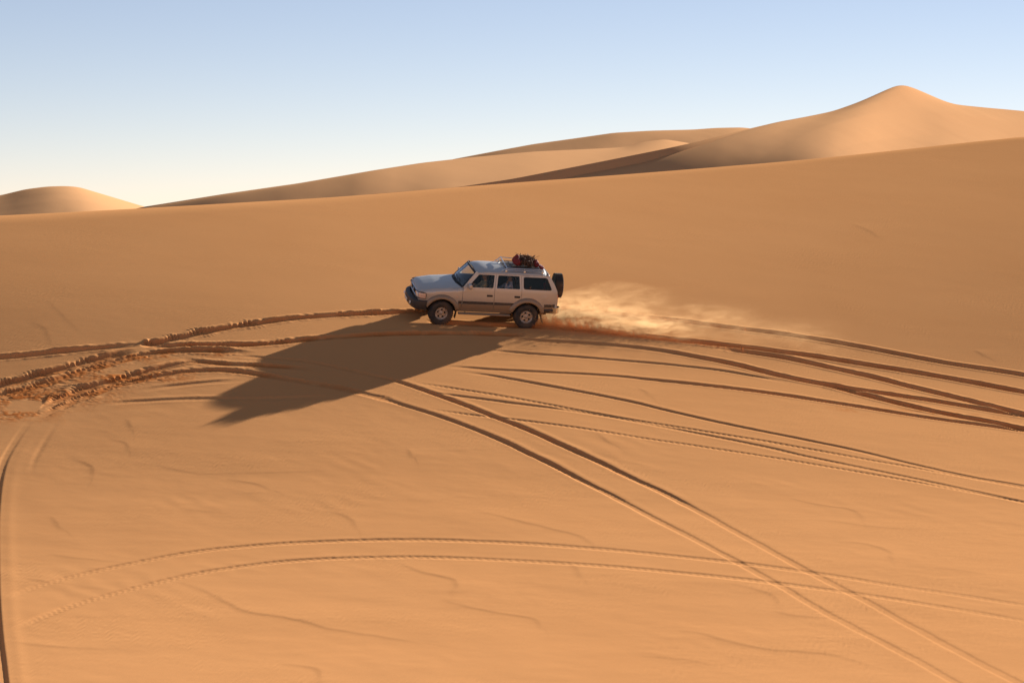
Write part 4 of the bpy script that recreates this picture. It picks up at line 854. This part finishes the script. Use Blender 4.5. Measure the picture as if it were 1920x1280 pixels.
Zl = np.array(Zl); A_ = np.stack([np.ones(len(Zl)), Zl[:, 0], Zl[:, 1], Zl[:, 0] ** 2, Zl[:, 0] * Zl[:, 1], Zl[:, 1] ** 2], 1); gz = np.linalg.lstsq(A_, Zl[:, 2], rcond=None)[0]
def loc_ground(x, y): return gz[0] + gz[1] * x + gz[2] * y + gz[3] * x * x + gz[4] * x * y + gz[5] * y * y
def dust_material():
    m = bpy.data.materials.new('airborne_dust'); m.use_nodes = True; nt = m.node_tree; nt.nodes.clear(); N = nt.nodes; L = nt.links
    def math_(op, a, b=None, c=None):
        n = N.new('ShaderNodeMath'); n.operation = op
        for i, v in enumerate((a, b, c)):
            if v is None: continue
            if hasattr(v, 'links'): L.new(v, n.inputs[i])
            else: n.inputs[i].default_value = v
        return n.outputs[0]
    def rng(v, a, b, c=0., d=1.):
        n = N.new('ShaderNodeMapRange'); n.interpolation_type = 'SMOOTHSTEP'; L.new(v, n.inputs[0])
        for i, q in enumerate((a, b, c, d)): n.inputs[i + 1].default_value = q
        return n.outputs[0]
    tc = N.new('ShaderNodeTexCoord'); sp = N.new('ShaderNodeSeparateXYZ'); L.new(tc.outputs['Object'], sp.inputs[0]); x, y, z = sp.outputs
    xx = math_('MULTIPLY', x, x); xy = math_('MULTIPLY', x, y); yy = math_('MULTIPLY', y, y)
    g = math_('ADD', gz[0], math_('MULTIPLY', x, gz[1])); g = math_('MULTIPLY_ADD', y, gz[2], g); g = math_('MULTIPLY_ADD', xx, gz[3], g); g = math_('MULTIPLY_ADD', xy, gz[4], g); g = math_('MULTIPLY_ADD', yy, gz[5], g)
    h = math_('SUBTRACT', z, g)                                        # height over the sand
    yc = math_('SUBTRACT', y, math_('MULTIPLY_ADD', xx, cn[0], math_('MULTIPLY_ADD', x, cn[1], cn[2])))     # metres uphill of the near rut
    # streaks blown back and uphill
    cv = N.new('ShaderNodeCombineXYZ'); L.new(math_('MULTIPLY', math_('SUBTRACT', x, math_('MULTIPLY', h, 1.6)), .9), cv.inputs[0]); L.new(math_('MULTIPLY', yc, 1.1), cv.inputs[1]); L.new(math_('MULTIPLY', h, 2.6), cv.inputs[2])
    n1 = N.new('ShaderNodeTexNoise'); n1.inputs['Scale'].default_value = 1.9; n1.inputs['Detail'].default_value = 6; n1.inputs['Roughness'].default_value = .68; n1.inputs['Distortion'].default_value = .5; L.new(cv.outputs[0], n1.inputs['Vector'])
    n2 = N.new('ShaderNodeTexNoise'); n2.inputs['Scale'].default_value = .42; n2.inputs['Detail'].default_value = 2; L.new(cv.outputs[0], n2.inputs['Vector'])
    st = math_('MULTIPLY', rng(n1.outputs['Fac'], .41, .67), rng(n2.outputs['Fac'], .30, .62, .25, 1.0))
    # top of the cloud: ragged, lower away from the car
    hs = rng(x, 0., 11., .58, .30); hn = math_('DIVIDE', h, math_('MULTIPLY', hs, rng(n2.outputs['Fac'], .3, .7, .5, 1.7)))
    fall = math_('POWER', 2.718, math_('MULTIPLY', math_('MULTIPLY', hn, hn), -1.0))
    # thick low band between the ruts, thin veil uphill
    band = math_('MULTIPLY', rng(yc, -.35, .05), rng(yc, 2.5, 1.5)); veil = math_('MULTIPLY', rng(yc, -.2, .4), rng(yc, 4.4, 2.4))
    ax = math_('MULTIPLY', rng(x, -.1, .6), rng(x, 5.6, 2.2)); av = math_('MULTIPLY', rng(x, .1, 1.0), rng(x, 12.4, 3.5))
    low = math_('POWER', 2.718, math_('MULTIPLY', h, -5.5))
    d1 = math_('MULTIPLY', math_('MULTIPLY', band, ax), math_('MULTIPLY', low, 6.5)); d2 = math_('MULTIPLY', math_('MULTIPLY', veil, av), math_('MULTIPLY', fall, .42))
    dn = math_('MULTIPLY', math_('ADD', d1, d2), st)
    v = N.new('ShaderNodeVolumePrincipled'); v.inputs['Color'].default_value = (.94, .55, .26, 1); v.inputs['Anisotropy'].default_value = .35
    L.new(dn, v.inputs['Density']); o = N.new('ShaderNodeOutputMaterial'); L.new(v.outputs[0], o.inputs['Volume'])
    return m
M_DUST = dust_material()
rings = []
for x in np.linspace(-.15, 12.4, 26):
    yc = np.polyval(cn, x); t = (x + .15) / 12.55; hh = (1.25 - .55 * t) * min(1, .45 + 3 * t) * min(1, .25 + 5 * (1 - t)); y0, y1 = yc - .4, yc + 4.4 * min(1, .5 + 2.5 * t); P = []
    for k in range(15):
        a = math.pi * k / 14; y = (y0 + y1) / 2 - (y1 - y0) / 2 * math.cos(a); P.append((x, y, loc_ground(x, y) - .05 + hh * math.sin(a) ** .7))
    for k in range(13, 0, -1):
        y = P[k][1]; P.append((x, y, loc_ground(x, y) - .25))
    rings.append(P)
dust = loft('dust_cloud', rings, M_DUST, None); dust.matrix_world = PLM; tag(dust, 'pale sunlit dust cloud blowing back from the car wheels', 'dust', kind='stuff')
for a_ in ('volume_step_rate',):
    try: setattr(M_DUST.cycles, a_, .25)
    except Exception: pass
# grains: low curtains of thrown sand beside the ruts
G_ = np.random.default_rng(3); ng = 26000
sel = G_.random(ng) < .68
xg = np.where(sel, G_.gamma(2.0, .9, ng), G_.gamma(1.8, 1.0, ng)); xg = np.clip(xg, 0.02, 7)
side_y = np.where(sel, np.polyval(cn, xg) + G_.normal(-.05, .10, ng) - .04 * xg, np.interp(xg, fl[:, 0], fl[:, 1]) + G_.normal(.05, .14, ng))
arcs = .5 + .5 * np.sin(xg * 21 + 2.5 * np.sin(xg * 3.1))                # the sand comes off the tread in pulses
hg = G_.exponential(1, ng) * (.06 + .20 * arcs) * np.exp(-xg / 3.2) * np.where(sel, 1, .8) + .004
Pg = np.stack([xg - .5 * hg, side_y - .3 * hg * sel, loc_ground(xg, side_y) + hg], 1); sz = G_.uniform(.005, .014, ng)
T4 = np.array([[1, 1, 1], [1, -1, -1], [-1, 1, -1], [-1, -1, 1]]) * .6
V4 = (Pg[:, None] + T4[None] * sz[:, None, None] * G_.uniform(.5, 1.5, (ng, 4, 1))).reshape(-1, 3); F4 = np.array([[0, 1, 2], [0, 3, 1], [0, 2, 3], [1, 3, 2]])[None] + 4 * np.arange(ng)[:, None, None]
M_GRAIN = simple('thrown_sand', (.72, .34, .12), 1.0)
sp_ = mesh_obj('sand_spray', V4, F4.reshape(-1, 3), M_GRAIN, smooth=False); sp_.matrix_world = PLM; tag(sp_, 'orange sand thrown up in low curtains by the rear wheels', 'sand', kind='stuff')
